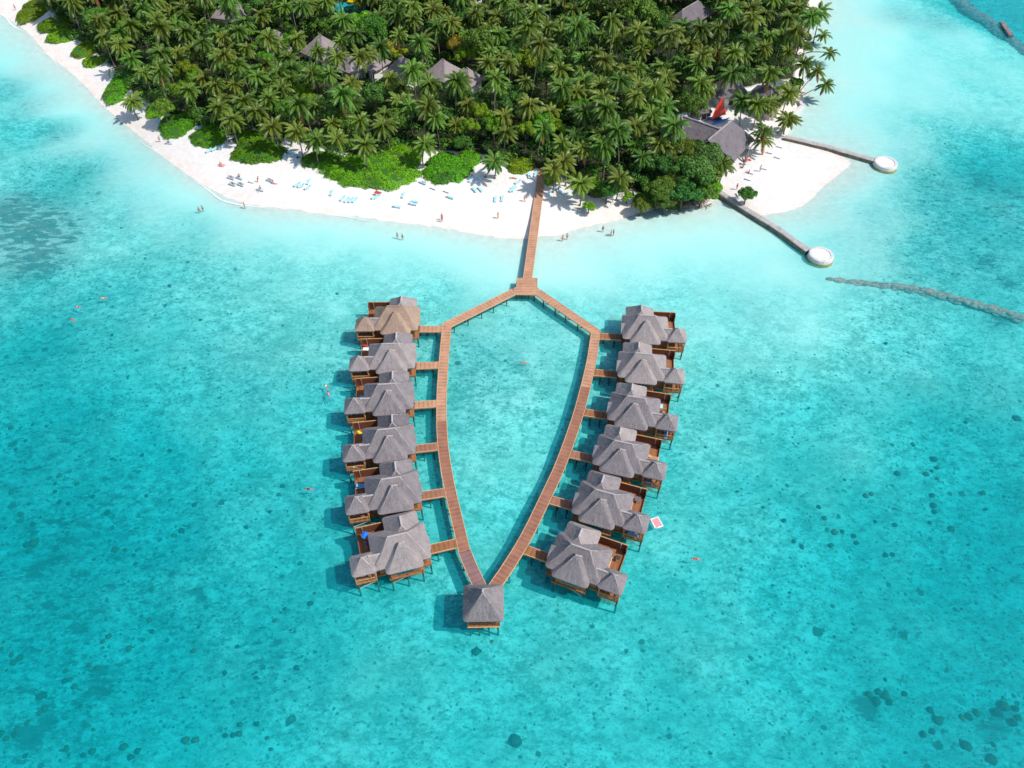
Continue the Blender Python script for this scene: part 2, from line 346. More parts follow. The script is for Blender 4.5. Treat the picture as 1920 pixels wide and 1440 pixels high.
col = mixrgb(nt, bedf, sand, bed)
# scattered stones and small coral lumps
def specks(col, scale, keep, rad, dark, dens):
    v = nt.nodes.new('ShaderNodeTexVoronoi'); v.inputs['Scale'].default_value = scale
    nt.links.new(mixrgb(nt, .06, pos, N(nt, 'ShaderNodeTexNoise').outputs[1], 'ADD'), v.inputs['Vector'])
    sc_ = nt.nodes.new('ShaderNodeSeparateColor'); nt.links.new(v.outputs['Color'], sc_.inputs[0])
    pick = math_(nt, 'GREATER_THAN', math_(nt, 'ADD', sc_.outputs[0], math_(nt, 'MULTIPLY', sp.outputs[1], dens)), keep)
    r_ = math_(nt, 'MULTIPLY', sc_.outputs[1], rad)
    wob = math_(nt, 'ADD', v.outputs['Distance'], math_(nt, 'MULTIPLY', math_(nt, 'SUBTRACT', noise(nt, pos, 2.0, 5, .8), .5), .75))
    inside = ramp(nt, math_(nt, 'SUBTRACT', math_(nt, 'ADD', r_, .5), wob), .46, .54)
    return mixrgb(nt, math_(nt, 'MULTIPLY', math_(nt, 'MULTIPLY', pick, inside), bedf), col, dark)
col = specks(col, .40, 1.08, .36, (.09, .12, .08), .32)
col = specks(col, .85, 1.06, .40, (.12, .16, .12), .42)
col = specks(col, 1.6, .93, .44, (.19, .26, .21), .40)
# dark growth
cn = noise(nt, mapping(nt, pos, (.8, 1.9, 1), (0, 0, R(-35))), .42, 7, .70)
th = math_(nt, 'SUBTRACT', math_(nt, 'ADD', math_(nt, 'MULTIPLY', sp.outputs[1], .42), cn), .80)
gcol = mixrgb(nt, ramp(nt, noise(nt, pos, .35, 4), .4, .6), (.05, .065, .035), (.26, .17, .13))
col = mixrgb(nt, ramp(nt, th, .0, .06, (0, 0, 0), (.95, .95, .95)), col, gcol)
soft = math_(nt, 'MULTIPLY', math_(nt, 'MINIMUM', sp.outputs[1], .72), .72)
col = mixrgb(nt, math_(nt, 'MULTIPLY', soft, ramp(nt, n_mid, .30, .62, (.45, .45, .45), (1.3, 1.3, 1.3))), col, (.13, .23, .23))
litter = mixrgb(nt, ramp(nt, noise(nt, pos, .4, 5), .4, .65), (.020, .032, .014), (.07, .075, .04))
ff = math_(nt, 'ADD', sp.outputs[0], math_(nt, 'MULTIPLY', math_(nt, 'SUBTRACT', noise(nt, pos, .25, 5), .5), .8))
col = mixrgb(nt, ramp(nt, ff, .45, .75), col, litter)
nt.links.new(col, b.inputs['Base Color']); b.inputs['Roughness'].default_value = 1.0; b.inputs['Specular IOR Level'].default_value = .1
bp = nt.nodes.new('ShaderNodeBump'); bp.inputs['Strength'].default_value = .35; bp.inputs['Distance'].default_value = .3
nt.links.new(n_mid, bp.inputs['Height']); nt.links.new(bp.outputs[0], b.inputs['Normal'])
me.materials.append(m)
g = bpy.data.objects.new('ground', me); C.objects.link(g); tag(g, 'white sand island, beach and pale sandy sea floor', 'ground', kind='structure')

wm = bpy.data.materials.new('sea_water'); wm.use_nodes = True; nt = wm.node_tree; nt.nodes.clear()
out = nt.nodes.new('ShaderNodeOutputMaterial'); pos = nt.nodes.new('ShaderNodeNewGeometry').outputs['Position']
tr = nt.nodes.new('ShaderNodeBsdfTransparent'); tr.inputs[0].default_value = (.99, 1, 1, 1)
df = nt.nodes.new('ShaderNodeBsdfDiffuse'); df.inputs[0].default_value = (.004, .70, .77, 1)
gl = nt.nodes.new('ShaderNodeBsdfGlossy'); gl.inputs['Roughness'].default_value = .12
bp = nt.nodes.new('ShaderNodeBump'); bp.inputs['Strength'].default_value = .5; bp.inputs['Distance'].default_value = .15
rip = math_(nt, 'ADD', noise(nt, mapping(nt, pos, (1, 1.6, 1), (0, 0, R(25))), .9, 5, .65), math_(nt, 'MULTIPLY', noise(nt, pos, 3.0, 3), .4))
nt.links.new(rip, bp.inputs['Height']); nt.links.new(bp.outputs[0], gl.inputs['Normal'])
fr = nt.nodes.new('ShaderNodeFresnel'); fr.inputs['IOR'].default_value = 1.33; nt.links.new(bp.outputs[0], fr.inputs['Normal'])
m1 = nt.nodes.new('ShaderNodeMixShader'); m1.inputs[0].default_value = .17
nt.links.new(tr.outputs[0], m1.inputs[1]); nt.links.new(df.outputs[0], m1.inputs[2])
m2 = nt.nodes.new('ShaderNodeMixShader'); nt.links.new(math_(nt, 'MULTIPLY', fr.outputs[0], .8), m2.inputs[0])
nt.links.new(m1.outputs[0], m2.inputs[1]); nt.links.new(gl.outputs[0], m2.inputs[2]); nt.links.new(m2.outputs[0], out.inputs[0])
va = nt.nodes.new('ShaderNodeVolumeAbsorption'); va.inputs['Density'].default_value = 1.0; va.inputs[0].default_value = (.53, .934, .949, 1)
nt.links.new(va.outputs[0], out.inputs['Volume'])
mb = MB().box(-3300, 3300, -3300, 3300, -12, 0.0)
wo = mb.build('sea_water', wm); tag(wo, 'clear turquoise lagoon water over white sand', 'water', kind='structure')

# thin broken swash line along the beach
mb = MB(); fl_ = [gp(a, b, .03) for a, b in shore_px[3:26]]
def _res(p_, st):
    o_ = [p_[0]]
    for a, b in zip(p_[:-1], p_[1:]):
        k = max(1, int((b - a).length / st)); o_ += [a + (b - a) * i / k for i in range(1, k + 1)]
    return o_
fl_ = _res(fl_, .8); on = []
for i, q in enumerate(fl_):
    on.append(max(0, math.sin(i * .17) * .6 + math.sin(i * .043 + 1) * .7 - .25))
for i in range(len(fl_) - 1):
    if on[i] <= 0 and on[i + 1] <= 0: continue
    t_ = (fl_[i + 1] - fl_[i]).normalized(); n2 = Vector((-t_.y, t_.x, 0)); w0, w1 = .03 + .15 * on[i], .03 + .15 * on[i + 1]; s0_, s1_ = .5 * math.sin(i * .31), .5 * math.sin((i + 1) * .31)
    a, b = fl_[i] + n2 * (s0_ - .9), fl_[i + 1] + n2 * (s1_ - .9)
    mb.add([tuple(a - n2 * w0), tuple(b - n2 * w1), tuple(b + n2 * w1), tuple(a + n2 * w0)], [(0, 1, 2, 3)])
tag(mb.build('swash_foam', plain('foam', (.86, .88, .88), var=.03)), 'thin white foam line where the water meets the beach', 'foam', kind='stuff')

# ---------------------------------------------------------------- thatched roofs
def roof_mesh(cx, cy, wx, wy, ze, h, ridge=0.0, axis_='x', thick=.32, off=(0, 0), n=10, rings=7):
    """a thatched hip roof: rounded eave, thick skirt, ridge of the given length along axis_"""
    mb = MB(); r = .5; ol = []
    hx, hy = wx / 2, wy / 2
    for (sx, sy, a0) in ((1, 1, 0), (-1, 1, 90), (-1, -1, 180), (1, -1, 270)):
        for k in range(4):
            a = R(a0 + 30 * k); ol.append((sx * (hx - r) + r * math.cos(a), sy * (hy - r) + r * math.sin(a)))
        nxt = {(1, 1): (-1, 1), (-1, 1): (-1, -1), (-1, -1): (1, -1), (1, -1): (1, 1)}[(sx, sy)]
        p = ol[-1]; a = R(a0 + 90); q = (nxt[0] * (hx - r) + r * math.cos(a), nxt[1] * (hy - r) + r * math.sin(a))
        for k in range(1, n): ol.append((p[0] + (q[0] - p[0]) * k / n, p[1] + (q[1] - p[1]) * k / n))
    K = len(ol); arc = [0]
    for k in range(K): a, b_ = ol[k], ol[(k + 1) % K]; arc.append(arc[-1] + math.hypot(b_[0] - a[0], b_[1] - a[1]))
    vs = []; uvs = []
    def ring(f, t, inset=0.0, dz=0.0):
        for k in range(K + 1):
            x, y = ol[k % K]
            tx, ty = (max(-ridge / 2, min(ridge / 2, x)), 0) if axis_ == 'x' else (0, max(-ridge / 2, min(ridge / 2, y)))
            tx += off[0]; ty += off[1]
            sag = -.05 * h * math.sin(math.pi * t) * .6
            L = math.hypot(tx - x, ty - y)
            X_ = x + (tx - x) * t; Y_ = y + (ty - y) * t
            X_ -= inset * (x / max(hx, .1)); Y_ -= inset * (y / max(hy, .1))
            j = random.uniform(-.035, .035) if 0 < t < .95 else 0
            vs.append((cx + X_, cy + Y_, ze + h * t + sag + dz + j)); uvs.append((arc[k], t * math.hypot(L, h)))
    ring(0, 0, .30, -thick - .02); ring(0, 0, .10, -thick); ring(0, 0, 0, 0)
    for k in range(K + 1):                                   # frayed lower edge
        i = (K + 1) + k; x, y, z = vs[i]; vs[i] = (x, y, z + random.uniform(-.2, .08))
    for i in range(1, rings + 1): ring(0, i / rings if i < rings else .992)
    nr = rings + 3
    fs = [(i * (K + 1) + k, i * (K + 1) + k + 1, (i + 1) * (K + 1) + k + 1, (i + 1) * (K + 1) + k) for i in range(nr - 1) for k in range(K)]
    fs.append(tuple((nr - 1) * (K + 1) + k for k in range(K)))
    mb.add(vs, fs, 0, uvs)
    a = (cx + off[0] - (ridge / 2 if axis_ == 'x' else 0), cy + off[1] - (ridge / 2 if axis_ == 'y' else 0), ze + h * .985)
    b_ = (cx + off[0] + (ridge / 2 if axis_ == 'x' else 0), cy + off[1] + (ridge / 2 if axis_ == 'y' else 0), ze + h * .985)
    if ridge < .2: a = (a[0] - .16, a[1], a[2]); b_ = (b_[0] + .16, b_[1], b_[2])
    mb.tube([a, b_], .15, 6, 1)
    for sx in (-1, 1):
        for sy in (-1, 1):
            e_ = a if ((sx < 0) if axis_ == 'x' else (sy < 0)) else b_
            c0 = Vector((cx + sx * (hx - .35), cy + sy * (hy - .35), ze + .10)); c1 = Vector(e_) + Vector((0, 0, -.04)); cm = c0.lerp(c1, .5) + Vector((0, 0, -.04 * h + .03))
            mb.tube([c0, cm, c1], [.07, .085, .09], 5, 1)  # hip rolls whose pale colour stands in for edge highlights
    return mb

# ---------------------------------------------------------------- water villas
ZD = 1.5; ZE = 4.0
def stilt(x, y, parent, top=ZD, r=.13, bottom=-4.2):
    return MB().tube([(x, y, bottom), (x, y, top)], r, 7).build('stilt', M['post'], parent)

def rail_panel(mb, a, b, z0, h=.95, xs=4, t=.07):
    a = Vector((*a, z0)); b = Vector((*b, z0)); u = Vector((0, 0, h))
    mb.bar(a + u, b + u, .13, .09); mb.bar(a + u * .12, b + u * .12, .09, .08)
    for k in range(xs + 1):
        p = a + (b - a) * k / xs; mb.bar(p, p + u, t * 1.3, t * 1.3)
        if k < xs:
            q = a + (b - a) * (k + 1) / xs
            mb.bar(p + u * .12, q + u * .95, t * .8, t * .6); mb.bar(p + u * .95, q + u * .12, t * .6, t * .8)
    return mb

def villa(px, py, rot, side, mat, label, mat2=None):
    """side +1: the walk lies to the east (+x) of the house, -1: to the west"""
    p = gp(px, py, ZE + 3.2); root = empty('water_villa', (p.x, p.y, 0), R(rot)); s = side
    tag(root, label, 'villa', 'thatched water villas on stilts')
    def X2(a, b): return (a, b) if s > 0 else (-b, -a)
    th = M[mat]; th2 = M[mat2 or mat]
    def roof(name, x, y, wx, wy, ze, h, ridge=0, ax='x', m_=None, off=(0, 0), **k):
        off = (off[0] * s, off[1])
        return roof_mesh(s * x, y, wx, wy, ze, h, ridge, ax, off=off, **k).build(name, [m_ or th, M['ridge'] if (m_ or th) != M['thatch_brown'] else M['thatch_brown']], root, smooth=False)
    roof('main_roof', 0, 0, 8.6, 6.4, ZE, 3.2, 2.9, 'x')
    roof('porch_roof', .15, -1.55, 5.6, 5.5, ZE + .05, 3.05, .1, 'y', off=(0, .15))
    roof('rear_roof', .9, 2.6, 5.3, 5.9, ZE - .05, 2.6, 1.6, 'y', m_=th2)
    roof('pavilion_roof', -5.6, -1.7, 3.8, 3.6, ZE + .05, 1.95, .25, 'x')
    roof('link_roof', -3.7, -1.35, 3.2, 2.5, ZE - .02, 1.35, 2.0, 'x', m_=th2)
    er = MB(); x0, x1 = X2(2.3, 4.5)                         # small lean roof over the entrance
    za, zb = (.30, .02) if s > 0 else (.02, .30)
    er.add([(x0, -1.7, ZE + za - .25), (x1, -1.7, ZE + zb - .25), (x1, .35, ZE + zb + .45), (x0, .35, ZE + za + .45), (x0, -1.7, ZE + za - .6), (x1, -1.7, ZE + zb - .6), (x1, .35, ZE + zb + .1), (x0, .35, ZE + za + .1)],
           [(0, 1, 2, 3), (7, 6, 5, 4), (0, 4, 5, 1), (1, 5, 6, 2), (2, 6, 7, 3), (3, 7, 4, 0)])
    er.build('entrance_roof', th, root)
    # walls
    wl = MB()
    wl.box(*X2(-3.5, 3.5), -2.5, 2.5, ZD + .02, ZE + .25); wl.box(*X2(-2.1, 2.4), -3.6, -2.503, ZD + .02, ZE + .1); wl.box(*X2(-1.1, 2.9), 2.503, 4.9, ZD + .02, ZE + .05)
    w_ = wl.build('wall', M['wood'], root)
    wd = MB(); wd.box(*X2(-1.2, 1.5), -3.64, -3.603, ZD + .5, ZE - .4); wn = wd.build('window', M['wood_rail'], root)
    MB().box(*X2(-1.1, 1.4), -3.66, -3.642, ZD + .6, ZE - .5).build('pane', M['glass'], wn)
    dr = MB().box(*X2(3.503, 3.54), -1.2, -.2, ZD + .03, ZD + 2.1).build('door', M['wood_dark'], root)
    # platforms
    MB().box(*X2(-3.9, 2.9), -2.7, 2.9, ZD - .3, ZD).box(*X2(-2.3, 2.9), -3.8, -2.703, ZD - .3, ZD).build('platform', M['wood'], root)
    dk = MB().box(*X2(-5.9, -1.15), 2.903, 5.0, ZD - .22, ZD).box(*X2(-5.9, -3.503), .4, 2.9, ZD - .22, ZD - .003); dk.build('sun_deck', M['plank_deck'], root)
    MB().box(*X2(-7.2, -4.05), -3.35, -.3, ZD - .22, ZD).build('pavilion_deck', M['plank_deck'], root)
    MB().box(*X2(-4.047, -3.903), -2.6, -.8, ZD - .2, ZD - .01).build('link_deck', M['wood'], root)
    MB().box(*X2(2.903, 4.15), -2.9, .6, ZD - .25, ZD + .004).build('entry_deck', M['plank_deck'], root)
    # privacy screen round the far corner of the sun deck
    pw = MB().box(*X2(-6.0, -1.2), 5.003, 5.1, ZD - .2, ZD + 1.85).box(*X2(-6.0, -5.9), 4.3, 5.0, ZD - .2, ZD + 1.85)
    pw.build('privacy_wall', M['wood_red'], root)
    MB().box(*X2(-6.05, -1.2), 4.97, 5.13, ZD + 1.853, ZD + 1.93).build('wall_cap', M['wood_rail'], root)
    MB().box(*X2(-6.0, -5.9), .5, 4.297, ZD - .25, ZD + .35).build('deck_kerb', M['wood'], root)
    st = MB()
    for k in range(5): st.box(*X2(-5.7, -4.9), .12 - .3 * k, .38 - .3 * k, ZD - .28 - .28 * k, ZD - .22 - .28 * k)
    st.build('steps', M['wood_dark'], root)
    sh = MB(); sh.tube([(s * -5.0, 4.9, ZD), (s * -5.0, 4.9, ZD + 2.1), (s * -5.0, 4.6, ZD + 2.15)], .035, 5); sh.build('shower_pole', M['metal'], root)
    # pavilion posts and rails
    for x in (-7.1, -4.15):
        for y in (-3.25, -.4): MB().bar((s * x, y, ZD), (s * x, y, ZE + .15), .16, .16).build('roof_post', M['wood_rail'], root)
    r1 = MB(); rail_panel(r1, (s * -7.15, -3.3), (s * -4.1, -3.3), ZD + .01); rail_panel(r1, (s * -7.15, -3.2), (s * -7.15, -.4), ZD + .01, xs=3)
    rail_panel(r1, (s * -4.1, -3.2), (s * -4.1, -2.6), ZD + .01, xs=1); r1.build('railing', M['wood_rail'], root)
    MB().box(*X2(-6.9, -4.9), -1.1, -.5, ZD + .01, ZD + .42).build('bench', M['wood_dark'], root)
    # gate on the entry deck
    ga = MB(); ga.bar((s * 4.1, -.95, ZD), (s * 4.1, -.95, ZD + 1.1), .08, .08); ga.bar((s * 4.1, .35, ZD), (s * 4.1, .35, ZD + 1.1), .08, .08)
    ga.bar((s * 4.1, -.95, ZD + 1.1), (s * 4.1, .35, ZD + 1.1), .08, .08); ga.bar((s * 3.2, -.95, ZD + 1.0), (s * 4.1, -.95, ZD + 1.0), .06, .06); ga.build('gate', M['wood_dark'], root)
    # stilts and braces
    for x, y in ((-7.0, -3.2), (-4.25, -3.2), (-7.0, -.5), (-4.25, -.5), (-2.1, -3.6), (.3, -3.6), (2.6, -3.6), (-3.6, 0), (2.7, 0), (-3.6, 2.7), (0, 2.7), (2.7, 2.7),
                 (-5.7, 4.8), (-3.6, 4.8), (-1.3, 4.8), (-5.7, .6), (4.0, -2.75), (4.0, .45)): stilt(s * x, y, root)
    MB().bar((s * -7.0, -3.2, -.1), (s * -4.25, -3.2, ZD - .35), .09, .09).build('brace', M['pale_wood'], root)
    MB().bar((s * -2.1, -3.6, -.1), (s * .3, -3.6, ZD - .4), .08, .08).build('brace', M['pale_wood'], root)
    return root, s

def W(root, x, y, z=0): return root.location + Matrix.Rotation(root.rotation_euler.z, 3, 'Z') @ Vector((x, y, z))

LV = [(739.9, 573.5, 0, 'thatch_brown', 'brown thatched villa nearest the beach on the left side of the boardwalk loop', 'thatch_pale'),
      (730.9, 644.0, 2.5, 'thatch_pale', 'pale thatched villa on the left row, second from the beach, towels on its deck wall', 'thatch_grey'),
      (724.5, 719.5, 5, 'thatch_grey', 'grey thatched villa on the left row with two bright blue cushions on its deck', None),
      (724.5, 804.0, 7.5, 'thatch_grey', 'grey thatched villa on the left row with a yellow float on its deck', 'thatch_dark'),
      (732.0, 896.0, 10.5, 'thatch_grey', 'grey thatched villa on the left row with a bright blue lounger on its deck', None),
      (744.4, 1002.5, 15, 'thatch_pale', 'large pale grey villa at the near end of the left row, dark blue parasol', None)]
RV = [(1214.0, 591.0, -4, 'thatch_pale', 'pale thatched villa nearest the beach on the right side of the boardwalk loop', None),
      (1208.0, 662.9, -7, 'thatch_pale', 'pale thatched villa on the right row, second from the beach', None),
      (1193.0, 744.3, -11.5, 'thatch_grey', 'grey thatched villa on the right row with a light blue towel on its deck', 'thatch_pale'),
      (1169.0, 829.0, -15, 'thatch_grey', 'grey thatched villa on the right row with people under its corner pavilion', 'thatch_pale'),
      (1134.0, 922.0, -18, 'thatch_grey', 'grey thatched villa on the right row with a pink and white float beside it', None),
      (1089.0, 1026.0, -22, 'thatch_grey', 'large grey villa at the near end of the right row', 'thatch_pale')]
villas = []
for a, b_, r_, m_, lab, m2 in LV: villas.append(villa(a, b_, r_, 1, m_, lab, m2))
for a, b_, r_, m_, lab, m2 in RV: villas.append(villa(a, b_, r_, -1, m_, lab, m2))

# ---------------------------------------------------------------- boardwalks
def offset_path(pts, d):
    out = []
    for i, p in enumerate(pts):
        a = pts[max(i - 1, 0)]; b = pts[min(i + 1, len(pts) - 1)]
        d1 = (p - a).normalized() if (p - a).length > 1e-6 else (b - p).normalized()
        d2 = (b - p).normalized() if (b - p).length > 1e-6 else d1
        t = (d1 + d2).normalized(); n_ = Vector((-t.y, t.x, 0)); k = max(.7, t.dot(d1))
        out.append(p + n_ * d / k)
    return out
def strip(pts, wd, mat, name, parent, z=ZD, thick=.14, u0=0.0):
    L = offset_path(pts, wd / 2); Rr = offset_path(pts, -wd / 2); mb = MB(); u = u0
    us = []
    for i, p in enumerate(pts):
        if i: u += (p - pts[i - 1]).length
        us.append(u)
    vs = []; uv = []
    for i in range(len(pts)):
        for q, vv in ((L[i], 0), (Rr[i], wd)):
            vs.append((q.x, q.y, z)); uv.append((us[i], vv)); 
        for q, vv in ((L[i], 0), (Rr[i], wd)):
            vs.append((q.x, q.y, z - thick)); uv.append((us[i], vv))
    fs = []
    for i in range(len(pts) - 1):
        a = 4 * i; b = a + 4
        fs += [(a, a + 1, b + 1, b), (a + 2, b + 2, b + 3, a + 3), (a, b, b + 2, a + 2), (a + 1, a + 3, b + 3, b + 1)]
    fs += [(0, 2, 3, 1), (b, b + 1, b + 3, b + 2)]
    mb.add(vs, fs, 0, uv); return mb.build(name, mat, parent)
def resample(pts, step):
    out = [pts[0]]
    for a, b in zip(pts[:-1], pts[1:]):
        n_ = max(1, int((b - a).length / step))
        out += [a + (b - a) * k / n_ for k in range(1, n_ + 1)]
    return out
def smoothp(pts, it=2):
    for _ in range(it):
        q = [pts[0]]
        for a, b in zip(pts[:-1], pts[1:]): q += [a * .75 + b * .25, a * .25 + b * .75]
        pts = q + [pts[-1]]
    return pts
def walk(root, pts, wd, mat, u0=0, posts=3.1, edge=True, first=1.2, name='deck', skip_end=0.0):
    d = strip(pts, wd, mat, name, root, u0=u0)
    if edge:
        for sgn in (1, -1):
            e = strip(offset_path(pts, sgn * (wd / 2 + .035)), .10, M['beam'], 'edge_beam', root, z=ZD + .05, thick=.26)
    seg = resample(pts, .4); acc = -first
    total = sum((b - a).length for a, b in zip(seg[:-1], seg[1:])); run = 0
    for a, b in zip(seg[:-1], seg[1:]):
        L = (b - a).length; acc += L; run += L
        if acc >= 0 and run < total - skip_end:
            acc -= posts; t = (b - a).normalized(); n_ = Vector((-t.y, t.x, 0))
            for sg in (1, -1):
                q = b + n_ * sg * (wd / 2 - .22)
                gz = ghz(q.x, q.y)
                MB().tube([(q.x, q.y, min(gz - .4, -.3)), (q.x, q.y, ZD - .3)], .12, 6).build('post', M['post'], root)
            p0 = b + n_ * (wd / 2 + .05); p1 = b - n_ * (wd / 2 + .05)
            MB().bar((p0.x, p0.y, ZD - .26), (p1.x, p1.y, ZD - .26), .16, .2).build('crossbeam', M['post'], root)

PZ = lambda l: [gp(a, b, ZD) for a, b in l]
jr = empty('jetty', (0, 0, 0)); tag(jr, 'straight wooden jetty from the palms over the beach to the boardwalk fork', 'jetty')
walk(jr, PZ([(1016.5, 318), (1003, 420), (989, 523)]), 1.7, M['plank'], first=6)
fork = empty('fork_platform', (0, 0, 0)); tag(fork, 'wooden platform where the jetty splits into two boardwalks', 'platform')
fp = PZ([(970.5, 521.8), (1007.8, 522), (1006.9, 538.5), (1010.5, 540.5), (1003.5, 553), (966, 552.2), (962.5, 540.5), (968.6, 537.4)])
mb = MB(); n_ = len(fp); c_ = sum(fp, Vector()) / n_
vs = [(p.x, p.y, ZD + .006) for p in fp] + [(p.x, p.y, ZD - .2) for p in fp]
mb.add(vs, [tuple(range(n_))[::-1], tuple(range(n_, 2 * n_))] + [(k, (k + 1) % n_, n_ + (k + 1) % n_, n_ + k) for k in range(n_)], 0, [(v[1], v[0]) for v in vs])
mb.build('deck', M['plank'], fork)
eb = MB()
for k in (0, 1, 4, 7):
    a, b = fp[k], fp[(k + 1) % n_]; eb.bar((a.x, a.y, ZD - .02), (b.x, b.y, ZD - .02), .09, .2)
eb.build('edge_beam', M['beam'], fork)
for a, b in ((968, 549), (979, 550), (991, 550), (1002, 550), (973, 526), (1004, 526), (972, 537), (1004, 537)):
    q = gp(a, b, ZD); MB().tube([(q.x, q.y, -1.8), (q.x, q.y, ZD - .2)], .12, 6).build('post', M['post'], fork)

lcurve = [(838, 609.5), (831.5, 680), (827.3, 750), (828.5, 815), (833.5, 862), (843, 915), (854, 962), (871, 1034)]
lend = [(871, 1034), (884, 1066), (900, 1100)]
rcurve = [(1117, 622), (1110.5, 672), (1099.5, 720), (1086, 773), (1066, 832), (1048, 880), (1020.5, 938), (989.5, 1003), (955, 1060), (925, 1103)]
rdiag = [(1007, 546.5), (1117, 622)]
def straight_then_smooth(l): return smoothp(PZ(l), 2)
lb = empty('boardwalk', (0, 0, 0)); tag(lb, 'left arm of the curved wooden boardwalk beside the left villa row', 'boardwalk', 'arms of the boardwalk loop')
lc = straight_then_smooth(lcurve)
cut = [p for p in lc if p.y > gp(0, 776, ZD).y]; cut2 = [p for p in lc if p.y <= gp(0, 776, ZD).y]; cut.append(cut2[0]); cut = [gp(965, 546, ZD)] + cut
walk(lb, cut, 1.6, M['plank'], first=2.2); walk(lb, cut2, 1.65, M['plank_old'])
walk(lb, smoothp(PZ(lend), 1), 1.8, M['plank_grey'], skip_end=1)
rb = empty('boardwalk', (0, 0, 0)); tag(rb, 'right arm of the curved wooden boardwalk beside the right villa row', 'boardwalk', 'arms of the boardwalk loop')
rc = straight_then_smooth(rcurve)
cut = [p for p in rc if p.y > gp(0, 716, ZD).y]; cut2 = [p for p in rc if p.y <= gp(0, 716, ZD).y]; cut.append(cut2[0]); cut = [gp(1007, 546.5, ZD)] + cut
walk(rb, cut, 1.6, M['plank'], first=2.2); walk(rb, cut2, 1.65, M['plank_old'], skip_end=1)
# links from each villa to the walk
ordn = ['first', 'second', 'third', 'fourth', 'fifth', 'sixth']
for i, (root, s) in enumerate(villas):
    a = W(root, s * 4.15, -.35, ZD); d = Matrix.Rotation(root.rotation_euler.z, 3, 'Z') @ Vector((s, 0, 0))
    cl = resample((lc if s > 0 else rc), .2); best = min(cl, key=lambda q: abs((q - a).cross(d).z) + (0 if (q - a).dot(d) > 0 else 99))
    dist = (best - a).dot(d) - .80
    k = i % 6
    if dist < .5: continue
    e = empty('link_walk', (0, 0, 0))
    tag(e, 'short wooden walkway from the %s boardwalk to the %s villa counted from the beach' % ('left' if s > 0 else 'right', ordn[k]), 'walkway', 'short walkways to the villas')
    n_ = Vector((-d.y, d.x, 0))
    walk(e, [a + d * .02, a + d * dist], 1.45, M['plank'] if (s > 0 and k < 3) else M['plank_old'] if k in (3, 4) else M['plank_deck'], posts=2.0, first=.9)

# the thatched pavilion at the tip of the loop
tp = gp(905, 1107, ZE + 3.8); pv = empty('tip_pavilion', (tp.x, tp.y, 0), R(1)); tag(pv, 'square grey thatched pavilion at the near tip where both boardwalks meet', 'pavilion')
roof_mesh(0, 0, 5.75, 5.6, ZE, 3.8, .5, 'y', n=14, rings=9).build('roof', [M['thatch_grey'], M['ridge']], pv)
MB().box(-2.3, 2.3, -2.35, 2.6, ZD - .22, ZD + .012).build('deck', M['plank_deck'], pv)
mb = MB(); rail_panel(mb, (-2.25, -2.3), (2.25, -2.3), ZD + .02, xs=5); rail_panel(mb, (-2.25, -2.2), (-2.25, 2.3), ZD + .02, xs=5); rail_panel(mb, (2.25, -2.2), (2.25, 1.8), ZD + .02, xs=5)
mb.build('railing', M['wood'], pv)
for x in (-2.15, 2.15):
    for y in (-2.2, 2.2): MB().bar((x, y, ZD), (x, y, ZE + .3), .18, .18).build('roof_post', M['wood'], pv)
for x in (-2.0, -.7, .7, 2.0):
    for y in (-2.1, 2.2): stilt(x, y, pv)
MB().bar((-2.3, -2.4, ZD - .2), (2.3, -2.4, ZD - .2), .12, .2).build('edge_beam', M['beam'], pv)
def armchair(loc, rz, mat, label, grp=None):
    r = empty('armchair', loc, rz); tag(r, label, 'armchair', grp)
    MB().box(-.32, .32, -.3, .3, .32, .46).build('seat', mat, r); MB().bar((0, .3, .45), (0, .42, 1.0), .62, .09).build('backrest', mat, r)
    for sx in (-.3, .3):
        MB().bar((sx, -.3, .62), (sx, .34, .62), .06, .05).build('armrest', M['wood_dark'], r)
        for y in (-.27, .27): MB().bar((sx, y, 0), (sx, y, .6), .05, .05).build('leg', M['wood_dark'], r)
armchair(W(pv, -1.15, -1.75, ZD + .02), R(180), M['orange'], 'orange cushioned armchair on the left behind the tip pavilion railing')
armchair(W(pv, .95, -1.75, ZD + .02), R(180), M['orange'], 'orange cushioned armchair on the right behind the tip pavilion railing')

# ---------------------------------------------------------------- small furniture on decks and beach
def lounger_proto(mat, back=28, name='sun_lounger'):
    r = empty(name, (0, 0, 0))
    f = MB(); f.bar((-.3, -.95, .3), (-.3, .95, .3), .06, .07).bar((.3, -.95, .3), (.3, .95, .3), .06, .07).bar((-.3, -.95, .3), (.3, -.95, .3), .06, .07).bar((-.3, .95, .3), (.3, .95, .3), .06, .07)
    f.build('frame', M['bed_frame'], r)
    MB().box(-.29, .29, -.93, .25, .345, .42).build('mattress', mat, r)
    b = R(back); MB().bar((0, .26, .38), (0, .26 + .72 * math.cos(b), .38 + .72 * math.sin(b)), .58, .08).build('backrest', mat, r)
    for x in (-.28, .28):
        for y in (-.85, .7): MB().bar((x, y, 0), (x, y, .28), .06, .06).build('leg', M['bed_frame'], r)
    return r
protos = {}
def lounger(kind, loc, rz, label, grp=None, sc=1.0):
    if kind not in protos: protos[kind] = lounger_proto(M[kind]); r = protos[kind]
    else: r = copy_tree(protos[kind])
    r.location = loc; r.rotation_euler = (0, 0, rz); r.scale = (sc,) * 3
    for k in ('label', 'category', 'group'):
        if k in r: del r[k]
    tag(r, label, 'sun lounger', grp); return r
def beach(px, py): p = gp(px, py, 0); z = ghz(p.x, p.y); p = gp(px, py, z); return Vector((p.x, p.y, ghz(p.x, p.y)))
BG = 'light blue sun loungers on the beach'
